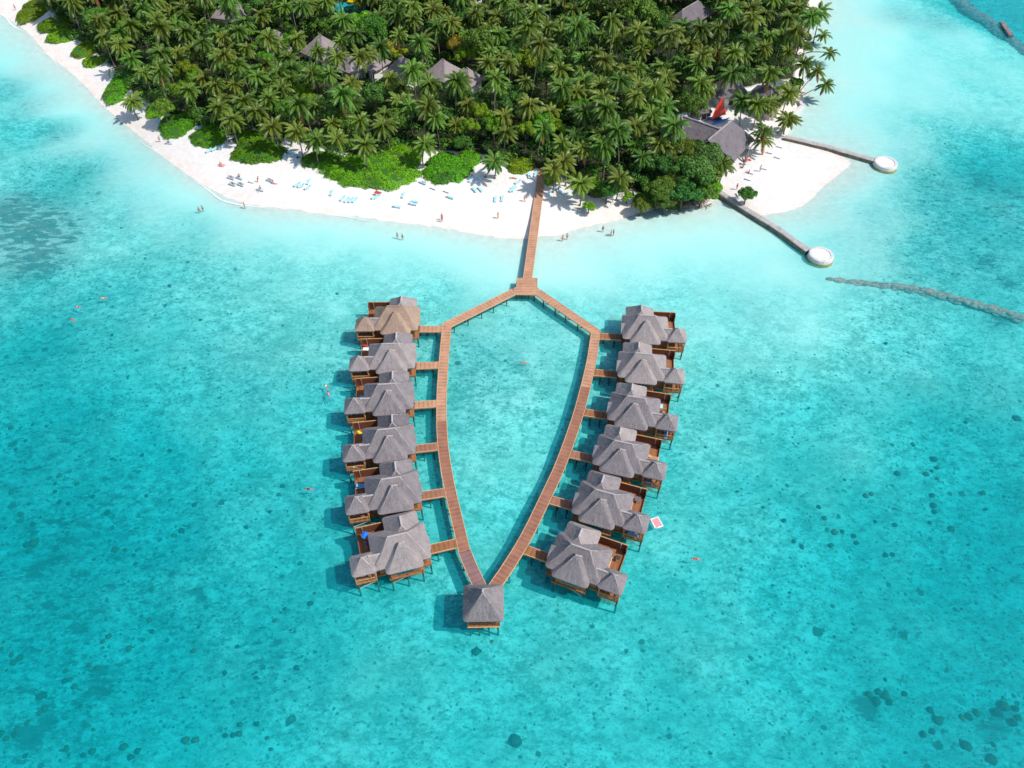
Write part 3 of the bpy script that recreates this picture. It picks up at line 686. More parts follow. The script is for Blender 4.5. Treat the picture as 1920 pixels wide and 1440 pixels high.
beds = [(392, 284, -40), (402.5, 281, -42), (415.6, 277, -42), (434, 335, 62), (450, 335, 62), (437, 347, 62), (452, 347.6, 62), (507, 340, 60), (489, 357, 70), (534.5, 295, 0), (543.7, 290, 0),
    (550.6, 293, 60), (560, 294, 60), (557, 301, 75), (557, 312, -30), (318, 270, 80), (380, 240, 20), (373, 242.5, 70), (612.5, 321, -25), (579, 342.5, -15), (557.5, 347.5, -55), (565, 349.5, -60),
    (577.5, 353, -55), (643, 373.5, -35), (651, 376, -35), (658.7, 376.5, -35), (666, 376.5, -35), (703, 371, -55), (708, 370, -55), (745, 388.7, 80), (756.5, 367.5, -15), (778, 379, 75), (775, 383.5, 75),
    (890, 357.5, 30), (901, 356.6, 30), (929, 375, -8), (941.7, 374, -8), (959, 357, -30), (963.5, 356.5, -30), (971, 342.7, -50), (883, 338.5, -30), (897, 340, -40), (1029, 366, -12), (1046, 357, 10),
    (1055, 363, 40), (1004, 329, -15), (992, 331, 10), (1082.5, 394, 80), (1099, 391, 10), (794, 344, 60), (298, 227, 60), (845, 371, 60), (622, 363, -10)]
used_lab = {}
place = [(330, 'at the far left end of the beach'), (480, 'on the left beach near the round green shrubs'), (600, 'between the small and the large shrub beds'), (720, 'below the widest shrub bed'), (860, 'on the open middle beach'),
         (1010, 'just left of the jetty'), (2000, 'right of the jetty')]
for a, b_, r_ in beds:
    where = next(t for k, t in place if a < k)
    lounger('bed_blue', beach(a, b_) + Vector((0, 0, .01)), R(r_), 'light blue sun lounger ' + where, 'light blue sun loungers ' + where, .9)
for a, b_, r_ in [(1405, 283, 50), (1443, 288, 70), (1462, 277, 60), (1458, 297, 60), (1433, 317, 70), (1373, 322, 60), (1403, 337, 60), (1408, 325, 60), (1383, 366, 5), (1397, 372, 20), (813, 354, 60), (472, 342, 70), (838, 360, 60)]:
    lab = 'white sun lounger on the right hand sand spit' if a > 1300 else {813: 'white sun lounger with bags below the rounded shrub bed', 472: 'white sun lounger beside the four red topped loungers', 838: 'white sun lounger on the middle beach near the white mat'}[a]
    lounger('white_cloth', beach(a, b_) + Vector((0, 0, .01)), R(r_), lab, 'white sun loungers on the right hand sand spit' if a > 1300 else None, .7)
def towel(loc, rz, mat, label, w_=.8, l_=1.7, name='towel'):
    mb = MB(); vs = []; n1, n2 = 4, 7
    for i in range(n2 + 1):
        for j in range(n1 + 1): vs.append((-w_ / 2 + w_ * j / n1 + random.uniform(-.03, .03), -l_ / 2 + l_ * i / n2, .02 + random.uniform(0, .05)))
    mb.add(vs, [(i * (n1 + 1) + j, i * (n1 + 1) + j + 1, (i + 1) * (n1 + 1) + j + 1, (i + 1) * (n1 + 1) + j) for i in range(n2) for j in range(n1)])
    o = mb.build(name, mat); o.location = loc; o.rotation_euler = (0, 0, rz)
    so_ = o.modifiers.new('thick', 'SOLIDIFY'); so_.thickness = .02
    tag(o, label, name); return o
# on the villa decks
V = [v[0] for v in villas]; dz = ZD + .03
def deckp(i, x, y, z=dz): r, s = villas[i]; return W(r, s * x, y, z)
def vr(i): return villas[i][0].rotation_euler.z
towel(deckp(1, -5.0, 4.2), vr(1) + R(80), M['white_cloth'], 'white towel on the deck of the second villa on the left')
towel(deckp(1, -5.5, 4.9, ZD + .4), vr(1) + R(60), M['red'], 'red towel at the deck corner of the second villa on the left', .4, .9)
lounger('sky_blue', deckp(2, -4.3, 2.6), vr(2), 'bright blue cushioned lounger on the deck of the third villa on the left')
o = lounger('sky_blue', deckp(2, -5.0, 1.2), vr(2), 'dark shaded blue lounger near the steps of the third villa on the left')
towel(deckp(3, -5.1, 4.3), vr(3) + R(40), M['yellow'], 'yellow swim float on the deck of the fourth villa on the left', .5, .9, 'swim_float')
towel(deckp(3, -4.5, 3.7), vr(3) + R(70), M['blue'], 'small blue and white towel beside the yellow float', .45, .6)
lounger('sky_blue', deckp(4, -4.8, 3.0), vr(4) + R(88), 'bright blue sun lounger lying across the deck of the fifth villa on the left', sc=1.1)
towel(deckp(4, -4.1, 4.1), vr(4), M['sky_blue'], 'small blue towel above the bright blue lounger', .5, .6)
def parasol(loc, mat, label, r=1.15, h=2.2):
    o = empty('parasol', loc); tag(o, label, 'parasol')
    mb = MB(); k = 8; vs = [(0, 0, h + .38)]
    for q in range(k): vs.append((r * math.cos(2 * math.pi * q / k), r * math.sin(2 * math.pi * q / k), h))
    mb.add(vs, [(0, q + 1, (q + 1) % k + 1) for q in range(k)]); c = mb.build('canopy', mat, o); m_ = c.modifiers.new('thick', 'SOLIDIFY'); m_.thickness = .02
    MB().tube([(0, 0, 0), (0, 0, h + .45)], .03, 6).build('pole', M['metal'], o); return o
parasol(deckp(5, -4.7, 3.6), M['blue'], 'dark blue parasol on the deck of the near left villa', .65, 1.7)
towel(deckp(8, -4.3, 3.6), vr(8) + R(95), M['bed_blue'], 'light blue towel on the deck of the third villa on the right', 1.0, 1.3)
armchair(deckp(8, -5.2, 2.0), vr(8), M['wood_rail'], 'wooden armchair on the deck of the third villa on the right')
lounger('wood_rail', deckp(9, -5.1, 2.2), vr(9) + R(90), 'wooden sun lounger on the deck of the fourth villa on the right')
def table(loc, rz, mat, label, w_=.9):
    o = empty('deck_table', loc, rz); tag(o, label, 'table')
    MB().box(-w_ / 2, w_ / 2, -w_ / 2, w_ / 2, .68, .74).build('tabletop', mat, o)
    for x in (-1, 1):
        for y in (-1, 1): MB().bar((x * w_ * .42, y * w_ * .42, 0), (x * w_ * .42, y * w_ * .42, .68), .06, .06).build('leg', mat, o)
table(deckp(10, -4.9, 3.6), vr(10), M['thatch_dark'], 'dark square table on the deck of the fifth villa on the right')
lounger('wood', deckp(10, -4.0, 2.4), vr(10), 'brown lounger on the deck of the fifth villa on the right')
lounger('wood', deckp(11, -4.0, 3.7), vr(11) + R(60), 'brown lounger by the screen of the near right villa')
lounger('wood_rail', deckp(11, -4.0, 2.2), vr(11), 'wooden lounger on the open deck of the near right villa')
table(deckp(11, -5.1, 3.2), vr(11), M['wood_dark'], 'small brown table on the deck of the near right villa', .7)
towel(deckp(10, -5.6, -2.9, ZD + .75), vr(10) + R(85), M['sky_blue'], 'blue towel over the pavilion rail of the fifth villa on the right', .5, 1.7)
towel(deckp(9, -5.2, -2.7, ZD + .1), vr(9) + R(85), M['blue'], 'blue mat in the pavilion of the fourth villa on the right', .7, 1.3, 'mat')
lounger('blue', deckp(8, -5.9, -2.6, ZD + .02), vr(8), 'blue chair in the corner pavilion of the third villa on the right', sc=.8)
towel(deckp(3, -5.9, -2.8, ZD + .1), vr(3) + R(85), M['white_cloth'], 'white towel in the pavilion of the fourth villa on the left', .4, .7)
fl = gp(1231, 980, .1); fo = empty('swim_float', (fl.x, fl.y, 0), R(20)); tag(fo, 'pink and white square swim float beside the fifth villa on the right', 'swim float')
MB().box(-.55, .55, -.75, .75, .02, .14).build('pad', M['pink'], fo)
mb = MB(); mb.tube([(-.65, -.85, .1), (.65, -.85, .1), (.65, .85, .1), (-.65, .85, .1), (-.65, -.85, .1)], .13, 8); mb.build('rim', M['white_cloth'], fo, True)

# ---------------------------------------------------------------- people
def body_mesh(name, J, E):
    me = bpy.data.meshes.new(name + '_sk'); me.from_pydata([j[:3] for j in J], E, [])
    o = bpy.data.objects.new(name + '_sk', me); C.objects.link(o)
    md = o.modifiers.new('s', 'SKIN'); md.use_smooth_shade = True
    for i, j in enumerate(J): me.skin_vertices[0].data[i].radius = (j[3], j[3] * (j[4] if len(j) > 4 else 1))
    me.skin_vertices[0].data[0].use_root = True
    o.modifiers.new('u', 'SUBSURF').levels = 1
    dg = bpy.context.evaluated_depsgraph_get(); me2 = bpy.data.meshes.new_from_object(o.evaluated_get(dg)); me2.name = name
    bpy.data.objects.remove(o); me2.materials.clear(); me2.materials.append(M['skin'])
    me2.polygons.foreach_set('use_smooth', [True] * len(me2.polygons)); return me2
# joints: pelvis, waist, chest, neck, head, arms (shoulder elbow wrist hand) x2, legs (hip knee ankle toe) x2
def human(pose):
    if pose == 'stand':
        J = [(0, 0, .95, .13, .75), (0, 0, 1.1, .115, .75), (0, 0, 1.32, .15, .7), (0, 0, 1.48, .055), (0, .01, 1.56, .075), (0, .01, 1.67, .085)]
        arms = [[(.19, 0, 1.4, .05), (.26, .02, 1.15, .04), (.27, .09, .92, .03), (.27, .12, .83, .035)], [(-.19, 0, 1.4, .05), (-.27, -.02, 1.14, .04), (-.25, .06, .91, .03), (-.25, .09, .82, .035)]]
        legs = [[(.09, 0, .85, .085), (.11, .03, .48, .06), (.12, -.02, .08, .04), (.13, .12, .03, .035)], [(-.09, 0, .85, .085), (-.11, -.03, .48, .06), (-.13, -.1, .09, .04), (-.14, .03, .03, .035)]]
    elif pose == 'sit':
        J = [(0, 0, .12, .13, .8), (0, -.03, .3, .12, .75), (0, -.05, .5, .15, .7), (0, -.04, .66, .055), (0, -.01, .73, .075), (0, 0, .84, .085)]
        arms = [[(.19, -.05, .58, .05), (.28, -.1, .34, .04), (.24, .08, .2, .03), (.22, .16, .18, .035)], [(-.19, -.05, .58, .05), (-.27, -.18, .33, .04), (-.26, -.25, .1, .03), (-.26, -.28, .03, .035)]]
        legs = [[(.1, .1, .13, .085), (.14, .42, .42, .06), (.14, .72, .07, .04), (.14, .85, .04, .035)], [(-.1, .1, .12, .085), (-.15, .48, .12, .06), (-.16, .88, .07, .04), (-.16, .95, .14, .035)]]
    else:  # lie
        J = [(0, 0, .13, .13, .7), (0, .16, .13, .12, .7), (0, .4, .14, .15, .65), (0, .56, .15, .055), (0, .63, .16, .075), (0, .74, .17, .085)]
        arms = [[(.19, .46, .13, .05), (.34, .28, .08, .04), (.36, .02, .06, .03), (.36, -.07, .05, .035)], [(-.19, .46, .13, .05), (-.36, .62, .08, .04), (-.2, .8, .1, .03), (-.12, .84, .12, .035)]]
        legs = [[(.1, -.1, .12, .085), (.14, -.48, .12, .06), (.16, -.88, .08, .04), (.18, -.95, .13, .035)], [(-.1, -.1, .12, .085), (-.15, -.48, .13, .06), (-.18, -.87, .08, .04), (-.2, -.95, .13, .035)]]
    E = [(i, i + 1) for i in range(5)]
    for a in arms: k = len(J); J += a; E += [(2, k)] + [(k + i, k + i + 1) for i in range(3)]
    for a in legs: k = len(J); J += a; E += [(0, k)] + [(k + i, k + i + 1) for i in range(3)]
    me = body_mesh('person_' + pose, J, E)
    hd = Vector(J[5][:3]); d = (hd - Vector(J[4][:3])).normalized()
    hair = MB().blob(tuple(hd + d * .03 - Vector((0, .02, 0))), (.1, .11, .1), 10, 6, .03, low=-.2)
    pel = Vector(J[0][:3]); w_ = Vector(J[1][:3]); tr_ = MB().tube([pel - (w_ - pel) * .5, pel, pel + (w_ - pel) * .5], [.15, .17, .15], 10)
    top = MB().tube([w_, w_.lerp(Vector(J[2][:3]), .6), Vector(J[2][:3]) * 1.0], [.13, .165, .17], 10)
    return me, hair.mesh('hair', M['hair'], True), tr_, top
HU = {k: human(k) for k in ('stand', 'sit', 'lie')}
cloth_cache = {}
def person(pose, loc, rz, label, shorts='navy', top=None, grp=None, sc=1.0, hair=True, tilt=0):
    me, hr, tr_, tp_ = HU[pose]
    o = link_mesh('person', me); o.location = loc; o.rotation_euler = (tilt, 0, rz); o.scale = (sc,) * 3; tag(o, label, 'person', grp)
    if hair: link_mesh('hair', hr, o)
    for nm, c, src in (('swimwear', shorts, tr_), ('top', top, tp_)):
        if c:
            k = (pose, nm, c)
            if k not in cloth_cache: cloth_cache[k] = src.mesh(nm, M[c], True)
            link_mesh(nm, cloth_cache[k], o)
    return o
def wader(px, py, dep, rz, label, **k):
    p = gp(px, py, 0); g_ = ghz(p.x, p.y); person('stand', (p.x, p.y, max(g_, -dep)), rz, label, **k)
person('stand', beach(829, 412), R(0), 'person in dark swimwear walking on the wet sand below the rounded shrub bed', shorts='navy')
person('stand', beach(829.5, 415.5), R(10), 'person in red swimwear walking close behind another on the wet sand', shorts='red', top='red')
person('stand', beach(934, 409.5), R(200), 'person in pale yellow clothes standing alone on the sand left of the jetty', shorts='yellow')
person('stand', beach(983.7, 378), R(20), 'person in red top and yellow green shorts close to the jetty', shorts='yellow', top='red')
wader(459.7, 390.6, .3, R(-60), 'person in orange and yellow swimwear standing at the waterline below the left beach', shorts='yellow', top='orange')
wader(374, 397, .8, R(30), 'person wading waist deep on the left, nearer the open water', shorts='navy')
wader(381, 394.5, .8, R(200), 'person wading waist deep on the left, nearer the beach', shorts='navy')
wader(745.5, 446, .9, R(0), 'person wading in the pale shallows below the middle beach, left of a pair', shorts='red')
wader(755, 448.5, .9, R(180), 'person wading in the pale shallows below the middle beach, right of a pair', shorts='navy')
wader(1055, 452, .7, R(20), 'pale person in pink swimwear wading right of the jetty', shorts='pink', top='pink')
wader(1063, 449, .6, R(190), 'bare chested person in dark shorts wading right of the jetty', shorts='navy')
wader(1130, 434.6, .7, R(190), 'person in a dark swimsuit alone in the shallows between two groups of bathers', shorts='navy', top='navy')
wader(1145.5, 442, 1.0, R(90), 'bather low in the water, left of a close pair', shorts='pink')
wader(1150, 441, .9, R(-90), 'bather with dark top, right of a close pair', shorts='navy', top='navy')
person('stand', beach(300.5, 266.5), R(40), 'person in red swimwear standing on the left beach below the shrubs', shorts='red')
person('sit', beach(318, 269.8) + Vector((0, 0, .42)), R(100), 'person sitting on a blue lounger at the far left beach', shorts='red')
person('sit', beach(414, 309), R(200), 'person sitting on a pink towel on the open left sand', shorts='pink')
towel(beach(415.5, 309.8) + Vector((0, 0, .02)), R(70), M['pink'], 'pink towel under a sitting person on the open left sand', 1.0, 1.6)
for k, (a, b_) in enumerate(((434, 334.6), (450, 334.4), (437, 346.6), (452, 347.2))):
    person('lie' if k != 1 else 'sit', beach(a, b_) + Vector((0, 0, .46)), R(62), 'person in red swimwear %s on the %s of four grouped loungers' % ('lying' if k != 1 else 'sitting', ('upper left', 'upper right', 'lower left', 'lower right')[k]), shorts='red')
person('stand', beach(483, 340.5), R(60), 'person in red swimwear bending near the grouped loungers', shorts='red', tilt=.3)
person('lie', beach(507, 339.6) + Vector((0, 0, .46)), R(62), 'person lying on a lounger right of the grouped four', shorts='pink')
person('sit', beach(513, 344), R(250), 'person in pink swimwear sitting on the sand beside a lounger', shorts='pink', top='pink')
person('sit', beach(489, 356.6) + Vector((0, 0, .4)), R(160), 'person sitting on the lowest lounger of the left beach group', shorts='red')
person('sit', beach(704, 366), R(60), 'person with a red float sitting above two loungers below the widest shrub bed', shorts='red')
towel(beach(709, 361) + Vector((0, 0, .1)), R(60), M['red'], 'red inflatable mat below the widest shrub bed', .8, 1.6, 'mat')
person('stand', beach(798, 344), R(100), 'person in orange standing at the gap left of the rounded shrub bed', shorts='orange', top='orange')
person('sit', beach(885, 333), R(0), 'person in red sitting at the right end of the rounded shrub bed', shorts='red', top='red')
person('sit', beach(911, 333), R(20), 'person in dark clothes sitting under the small palm on the middle beach', shorts='navy', top='orange')
person('lie', beach(962, 334.5), R(80), 'person in red lying near the forest edge left of the jetty', shorts='red')
person('stand', gp(1016, 326, ZD + .02), R(180), 'person in red walking on the shaded start of the jetty', shorts='navy', top='red')
person('lie', beach(1084, 394) + Vector((0, 0, .46)), R(80), 'person lying on a blue lounger right of the jetty', shorts='pink')
person('sit', beach(1098.5, 389), R(150), 'person in dark top sitting right of the lying sunbather', shorts='orange', top='navy')
person('sit', beach(1047, 357.5) + Vector((0, 0, .42)), R(0), 'person in dark clothes sitting on a lounger in the palm shade right of the jetty', shorts='navy', top='navy')
person('stand', beach(1381, 355), R(20), 'person in red swimwear standing above the small round tree on the spit', shorts='red', top='red')
person('stand', beach(1424.7, 321), R(20), 'person in pale clothes standing among white loungers on the spit', shorts='white_cloth', top='white_cloth')
person('sit', beach(1392.5, 314.5), R(20), 'person in dark red sitting at the foot of the leaning palm on the spit', shorts='red', top='red')
person('sit', beach(1404, 324), R(60), 'person in red sitting below the parasols on the spit', shorts='red', top='red')
parasol(beach(1397, 308), M['red'], 'red parasol left of a pair on the spit', .45, 1.3); parasol(beach(1403.5, 308.8), M['red'], 'red parasol right of a pair on the spit', .45, 1.3)
person('stand', beach(30, 19), R(20), 'person in red walking on the sand at the top left corner', shorts='red')
person('sit', beach(559, 298) + Vector((0, 0, .3)), R(20), 'person in dark clothes in the shade left of the widest shrub bed', shorts='navy', top='navy')
person('lie', beach(559.5, 309), R(-30), 'person in pink lying just outside the palm shade', shorts='pink')
person('sit', beach(430, 265), R(120), 'person in dark clothes sitting between two round shrubs', shorts='navy', top='navy')
person('sit', deckp(9, -6.4, -2.7, ZD + .12), vr(9) + R(180), 'person in orange sitting in the pavilion of the fourth villa on the right', shorts='blue', top='orange')
person('lie', deckp(5, -4.9, 2.8, ZD + .05), vr(5), 'person in blue sitting below the dark blue parasol', shorts='blue', top='blue')
def swimmer(px, py, rz, label, top, shorts, fins=True):
    p = gp(px, py, 0); o = person('lie', (p.x, p.y, -.16), rz, label, shorts=shorts, top=top)
    if fins:
        for sx in (.18, -.2): MB().bar((sx, -.93, .12), (sx * 1.1, -1.4, .10), .16, .04).build('fin', M['blue'], o)
swimmer(612.5, 725.5, R(38), 'snorkeler in white top and red shorts left of the third left villa', 'white_cloth', 'red')
swimmer(616.5, 740, R(28), 'snorkeler in pink left of the third left villa', 'pink', 'pink')
swimmer(147, 576, R(70), 'snorkeler with yellow and pink top at the far left', 'pink', 'navy')
swimmer(194, 559, R(95), 'snorkeler in yellow at the far left', 'pink', 'yellow')
swimmer(137, 600, R(60), 'swimmer in red alone at the far left', 'red', 'red', False)
swimmer(580, 917, R(80), 'snorkeler in dark wetsuit left of the fifth left villa', 'navy', 'navy')
swimmer(1306, 1048, R(80), 'swimmer in red in the open water right of the near right villa', 'red', 'red', False)
swimmer(983, 680, R(80), 'swimmer in orange inside the boardwalk loop', 'orange', 'orange', False)

# ---------------------------------------------------------------- concrete groynes with round heads
def groyne(pts_px, head_px, head_r, label, wd=1.5, z0=1.15, z1=.9):
    o = empty('stone_groyne', (0, 0, 0)); tag(o, label, 'breakwater', 'stone groynes with round white heads')
    pts = resample([gp(a, b, .9) for a, b in pts_px], 2.0); L = offset_path(pts, wd / 2); Q_ = offset_path(pts, -wd / 2)
    Lb = offset_path(pts, wd / 2 + .25); Qb = offset_path(pts, -wd / 2 - .25)
    mb = MB(); vs = []
    for i in range(len(pts)):
        t = i / (len(pts) - 1); z = z0 + (z1 - z0) * t
        jj = lambda: random.uniform(-.07, .07)
        for q, zz in ((Lb[i], -1.6), (L[i], z - .12), (offset_path(pts, wd / 2 - .15)[i], z), (offset_path(pts, -wd / 2 + .15)[i], z), (Q_[i], z - .12), (Qb[i], -1.6)): vs.append((q.x + jj(), q.y + jj(), zz + jj() * .6))
    fs = [(6 * i + k, 6 * i + k + 1, 6 * i + 7 + k, 6 * i + 6 + k) for i in range(len(pts) - 1) for k in range(5)]
    mb.add(vs, fs)
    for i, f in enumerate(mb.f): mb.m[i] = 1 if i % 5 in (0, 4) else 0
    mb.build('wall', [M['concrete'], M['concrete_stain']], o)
    c = gp(*head_px, .9); n = 32
    mb = MB(); vs = []
    prof = [(head_r * 1.0, -1.6, 1), (head_r * .99, .12, 1), (head_r * .96, .35, 0), (head_r * .92, z1 + .12, 0), (head_r * .86, z1 + .22, 0), (head_r * .68, z1 + .2, 0), (head_r * .66, z1 + .02, 0)]
    for r_, z, _ in prof:
        for k in range(n):
            a = 2 * math.pi * k / n; j = random.uniform(.985, 1.015); vs.append((c.x + r_ * j * math.cos(a), c.y + r_ * j * math.sin(a), z))
    mb.add(vs, [(i * n + k, i * n + (k + 1) % n, (i + 1) * n + (k + 1) % n, (i + 1) * n + k) for i in range(len(prof) - 1) for k in range(n)])
    for i in range(len(mb.f)): mb.m[i] = 1 if i // n < 2 else 0
    mb.build('head', [M['conc_pale'], M['algae']], o)
    MB().add([(c.x + head_r * .68 * math.cos(2 * math.pi * k / n), c.y + head_r * .68 * math.sin(2 * math.pi * k / n), z1 + .08) for k in range(n)], [tuple(range(n))]).build('sand_fill', M['sandfill'], o)
groyne([(1345, 358), (1395, 390), (1460, 429), (1516, 469)], (1539.5, 477.5), 2.75, 'stone groyne with round white head nearest the villas')
groyne([(1471, 257), (1545, 273), (1600, 288), (1640, 299)], (1661, 305), 2.9, 'farther stone groyne with round white head at the outer side of the spit')

# retaining walls at the island's eastern corner
o = MB(); ps = [gp(a, b, .8) for a, b in ((1463, 250), (1478, 228), (1486, 212), (1505, 198), (1500, 190), (1478, 182))]
for a, b in zip(ps[:-1], ps[1:]): o.bar((a.x, a.y, .2), (b.x, b.y, .2), .8, 1.5)
tag(o.build('sea_wall', M['conc_pale']), 'curved pale retaining wall at the eastern corner of the island', 'wall')

# ---------------------------------------------------------------- submerged sandbags, reef rubble
def bag_wall(line, wid, n, label, mat, name, zc=-.25, size=(.9, .6, .35)):
    mb = MB(); L = [gp(a, b, 0) for a, b in line]; L = resample(L, .5)
    for _ in range(n):
        i = random.randrange(len(L) - 1); t = (L[i + 1] - L[i]).normalized(); nn = Vector((-t.y, t.x, 0)); q = L[i] + nn * random.gauss(0, wid / 2.4)
        k = random.uniform(.7, 1.3); off = abs((q - L[i]).length) / wid
        mb.blob((q.x, q.y, zc - off * .7 - random.uniform(0, .25)), (size[0] * k, size[1] * k, size[2] * k), 8, 4, .1)
    mb.build(name, mat); ob = C.objects[-1] if False else bpy.data.objects[name]; tag(ob, label, 'rocks'); return ob
bag_wall([(1558, 520), (1640, 528), (1700, 534), (1760, 545), (1820, 562), (1870, 575), (1925, 592)], 1.05, 260, 'low submerged wall of brown sandbags in the shallows at the right', M['bag'], 'sandbag_wall', -.36, (.95, .55, .22))
bag_wall([(1780, -30), (1815, 8), (1850, 28), (1885, 60), (1905, 75), (1935, 105)], 2.4, 420, 'dark line of reef rubble at the top right corner', M['rubble'], 'reef_rubble', -.42, (.8, .6, .3))
mb = MB(); a = gp(1878, 42, .3); b_ = gp(1896, 68, .3); mb.bar(a, b_, 1.3, .6); tag(mb.build('concrete_slab', M['rubble']), 'dark concrete slab lying on the reef rubble line', 'slab')

# coral heads
heads = []
def addz(ox, oy, sc, l):
    for t in l: heads.append((ox + t[0] / sc, oy + t[1] / sc, t[2] if len(t) > 2 else 1.0, t[3] if len(t) > 3 else None))
addz(0, 800, 4.8, [(105,10,1.3,'b'),(425,5,1.2,'b'),(570,55,.9,'b'),(235,130),(145,205),(775,235),(720,275,1.1,'b'),(1010,295),(1280,258),(1530,215),(1835,325,.8),(540,450,1.5,'b'),(500,520,1.1),(690,520),(105,595,1.1,'b'),(500,590),(840,630),(1320,625,1,'d'),(540,680),(620,695,1,'d'),(265,705),(1755,710,1.4),(970,775,1.4,'d'),(190,795,1.3),(370,825),(300,885,1.3,'d'),(665,860,1.2),(600,885),(570,955),(1640,940,1.6,'d'),(1560,980,1,'b'),(310,1055,2,'b'),(260,1120,1.3,'b'),(1040,1100,1.4,'b'),(1130,1110),(1235,1115),(1205,1160),(845,1200),(1225,1240,1.2),(670,1340,1.2),(1160,1405,1.2,'d'),(1555,1330,1.1)])
addz(0, 1080, 4, [(30,500,1,'b'),(15,548,1,'b'),(135,110,1,'b'),(15,140,1,'b'),(820,455,1.2,'b'),(772,490,1,'b'),(968,548,1.3,'b'),(1122,330,1.1,'b'),(40,1045,1.4,'b'),(335,992,1.2,'b'),(300,1025,1.1,'b'),(205,1100,1.2,'b'),(130,1150,1.4,'b'),(110,1190,1.3),(50,1220,1.3,'b'),(20,1180,1.4),(525,775,1,'b'),(560,830,1.2,'b'),(670,670,1,'b'),(730,690,1,'b'),(500,1295,1.1,'g'),(695,1315,1.2,'g'),(625,1345),(190,1352,1,'d'),(930,1282,1.4,'g'),(1032,1315,1.2,'d'),(980,1358,1.2),(1393,1230,1,'b'),(490,715,.9,'b'),(1140,415,1,'d'),(85,595,1,'b'),(150,610,1.2,'b'),(100,650,1.3,'b'),(485,785,1.2,'d'),(300,905,1.6,'d'),(330,890,1.3,'d')])
addz(200, 1100, 4.8, [(1525,300,.9,'b'),(790,575,1,'b'),(710,1380,1.2,'b'),(800,1380,1.1,'b'),(1070,1340),(1140,1340),(1195,1325,1.2),(1205,1240),(1355,1235),(1065,775,.9,'d'),(1840,150,1.2,'d'),(1710,730,1.1,'d'),(1350,820,.8),(1180,540,.9,'d')])
addz(1400, 900, 4.8, [(1070,145,1.2,'b'),(1120,130,1.2,'b'),(1670,140,1.2,'d'),(1690,290,1.2,'d'),(1680,235,1.5,'d'),(650,245,1.1,'d'),(150,248,.8),(340,365,1),(790,475,1.4,'b'),(860,465,1.1,'d'),(965,505,1.2,'d'),(990,565),(425,555,1),(495,600,1),(760,590,1.2),(1155,378),(1330,410,1.3,'d'),(1645,385),(1840,440,1.3),(1250,680,1.3,'d'),(1310,678,1.4,'d'),(700,345,1.2)])
addz(1560, 1080, 4, [(280,890,1.4,'g'),(330,940,1.7,'d'),(400,900,1.8,'g'),(345,870,1.4,'d'),(430,945,1.3,'d'),(735,1005,1.4,'d'),(795,1085,2,'g'),(965,1065,1.7,'b'),(1020,1060,1.9,'d'),(1080,1030,1.5,'b'),(1290,975,1.9,'b'),(1240,1020,1.7,'d'),(1375,995,1.3,'d'),(1400,1060,1.1,'b'),(1360,1100,1.6,'d'),(755,1165,1.1,'d'),(685,1190,1.2),(1000,1275,2.2,'d'),(1205,1270,1.4,'d'),(1190,1380,2.4,'d'),(20,1240,1.4,'g'),(75,1320,1.1,'d'),(295,680,1.1),(395,780,1.1),(545,885,1.2)])
addz(1560, 640, 4, [(600,780,1.4,'d'),(765,885,1.5,'d'),(790,950,1.2,'g'),(748,972,.9,'d'),(705,1000,1.5,'g'),(790,1030,.9,'b'),(485,995,1.6,'d'),(92,1042),(250,1160,1.1,'b'),(750,1155,1.2,'d'),(1132,1138,1.2,'b'),(465,1382,1.3,'d'),(890,1408,1.3),(1005,610,.9,'d'),(1380,580,1.9,'d'),(295,460,1,'d'),(240,803,.8,'d'),(385,752,.8),(1270,445,.9,'b'),(405,15,.9,'d')])
addz(0, 0, 1, [(967,1390,2.6,'d'),(893,1222,1.8,'d'),(922,1204,1.2,'b'),(210,628,.9,'d'),(376,600,1,'d'),(632,551,.9,'d'),(318,536,1.1,'d'),(530,912,1.2,'d'),(523,928,1.1),(570,960,1.1),(462,990,1.3,'d'),(506,960,1),(240,708,.8,'d'),(168,418,.8,'d'),(228,428,1,'b'),(52,1022,1.5,'d')])
for _ in range(85):
    side = random.random() < .55; a = random.uniform(0, 640) if side else random.uniform(1320, 1919); b_ = random.uniform(640, 1439)
    heads.append((a, b_, random.uniform(.35, .75), random.choice('dgb')))
coral_me = {}
for k, mt in (('b', 'coral_brown'), ('d', 'coral_dark'), ('g', 'coral_green')):
    coral_me[k] = []
    for q in range(4):
        mb = MB(); mb.blob((0, 0, .18), (.55, .5, .42), 12, 7, .12)
        for _ in range(3 + q): an = random.uniform(0, 6.28); rr = random.uniform(.25, .5); mb.blob((rr * math.cos(an), rr * math.sin(an), .1), (random.uniform(.2, .35),) * 2 + (.26,), 8, 5, .15)
        coral_me[k].append(mb.mesh('coral_head', M[mt], True))
CN = {'b': 'brown', 'd': 'dark', 'g': 'green brown'}
for a, b_, s_, k in heads:
    k = k or random.choice('dgd')
    p = gp(a, b_, -2); p = gp(a, b_, ghz(p.x, p.y)); 
    o = link_mesh('coral_head', random.choice(coral_me[k])); o.location = (p.x, p.y, ghz(p.x, p.y) - .02); o.rotation_euler = (0, 0, random.uniform(0, 6.28)); s2 = s_ * .62; o.scale = (s2, s2, s2 * .9)
    size = 'large' if s_ > 1.45 else 'small' if s_ < .8 else 'mid sized'
    where = 'left of the villas' if a < 700 else 'right of the villas' if a > 1250 else 'below the tip pavilion'
    lab = '%s %s coral head on the sea floor %s' % (size, CN[k], where)
    tag(o, lab, 'coral', lab.replace('head', 'heads', 1))

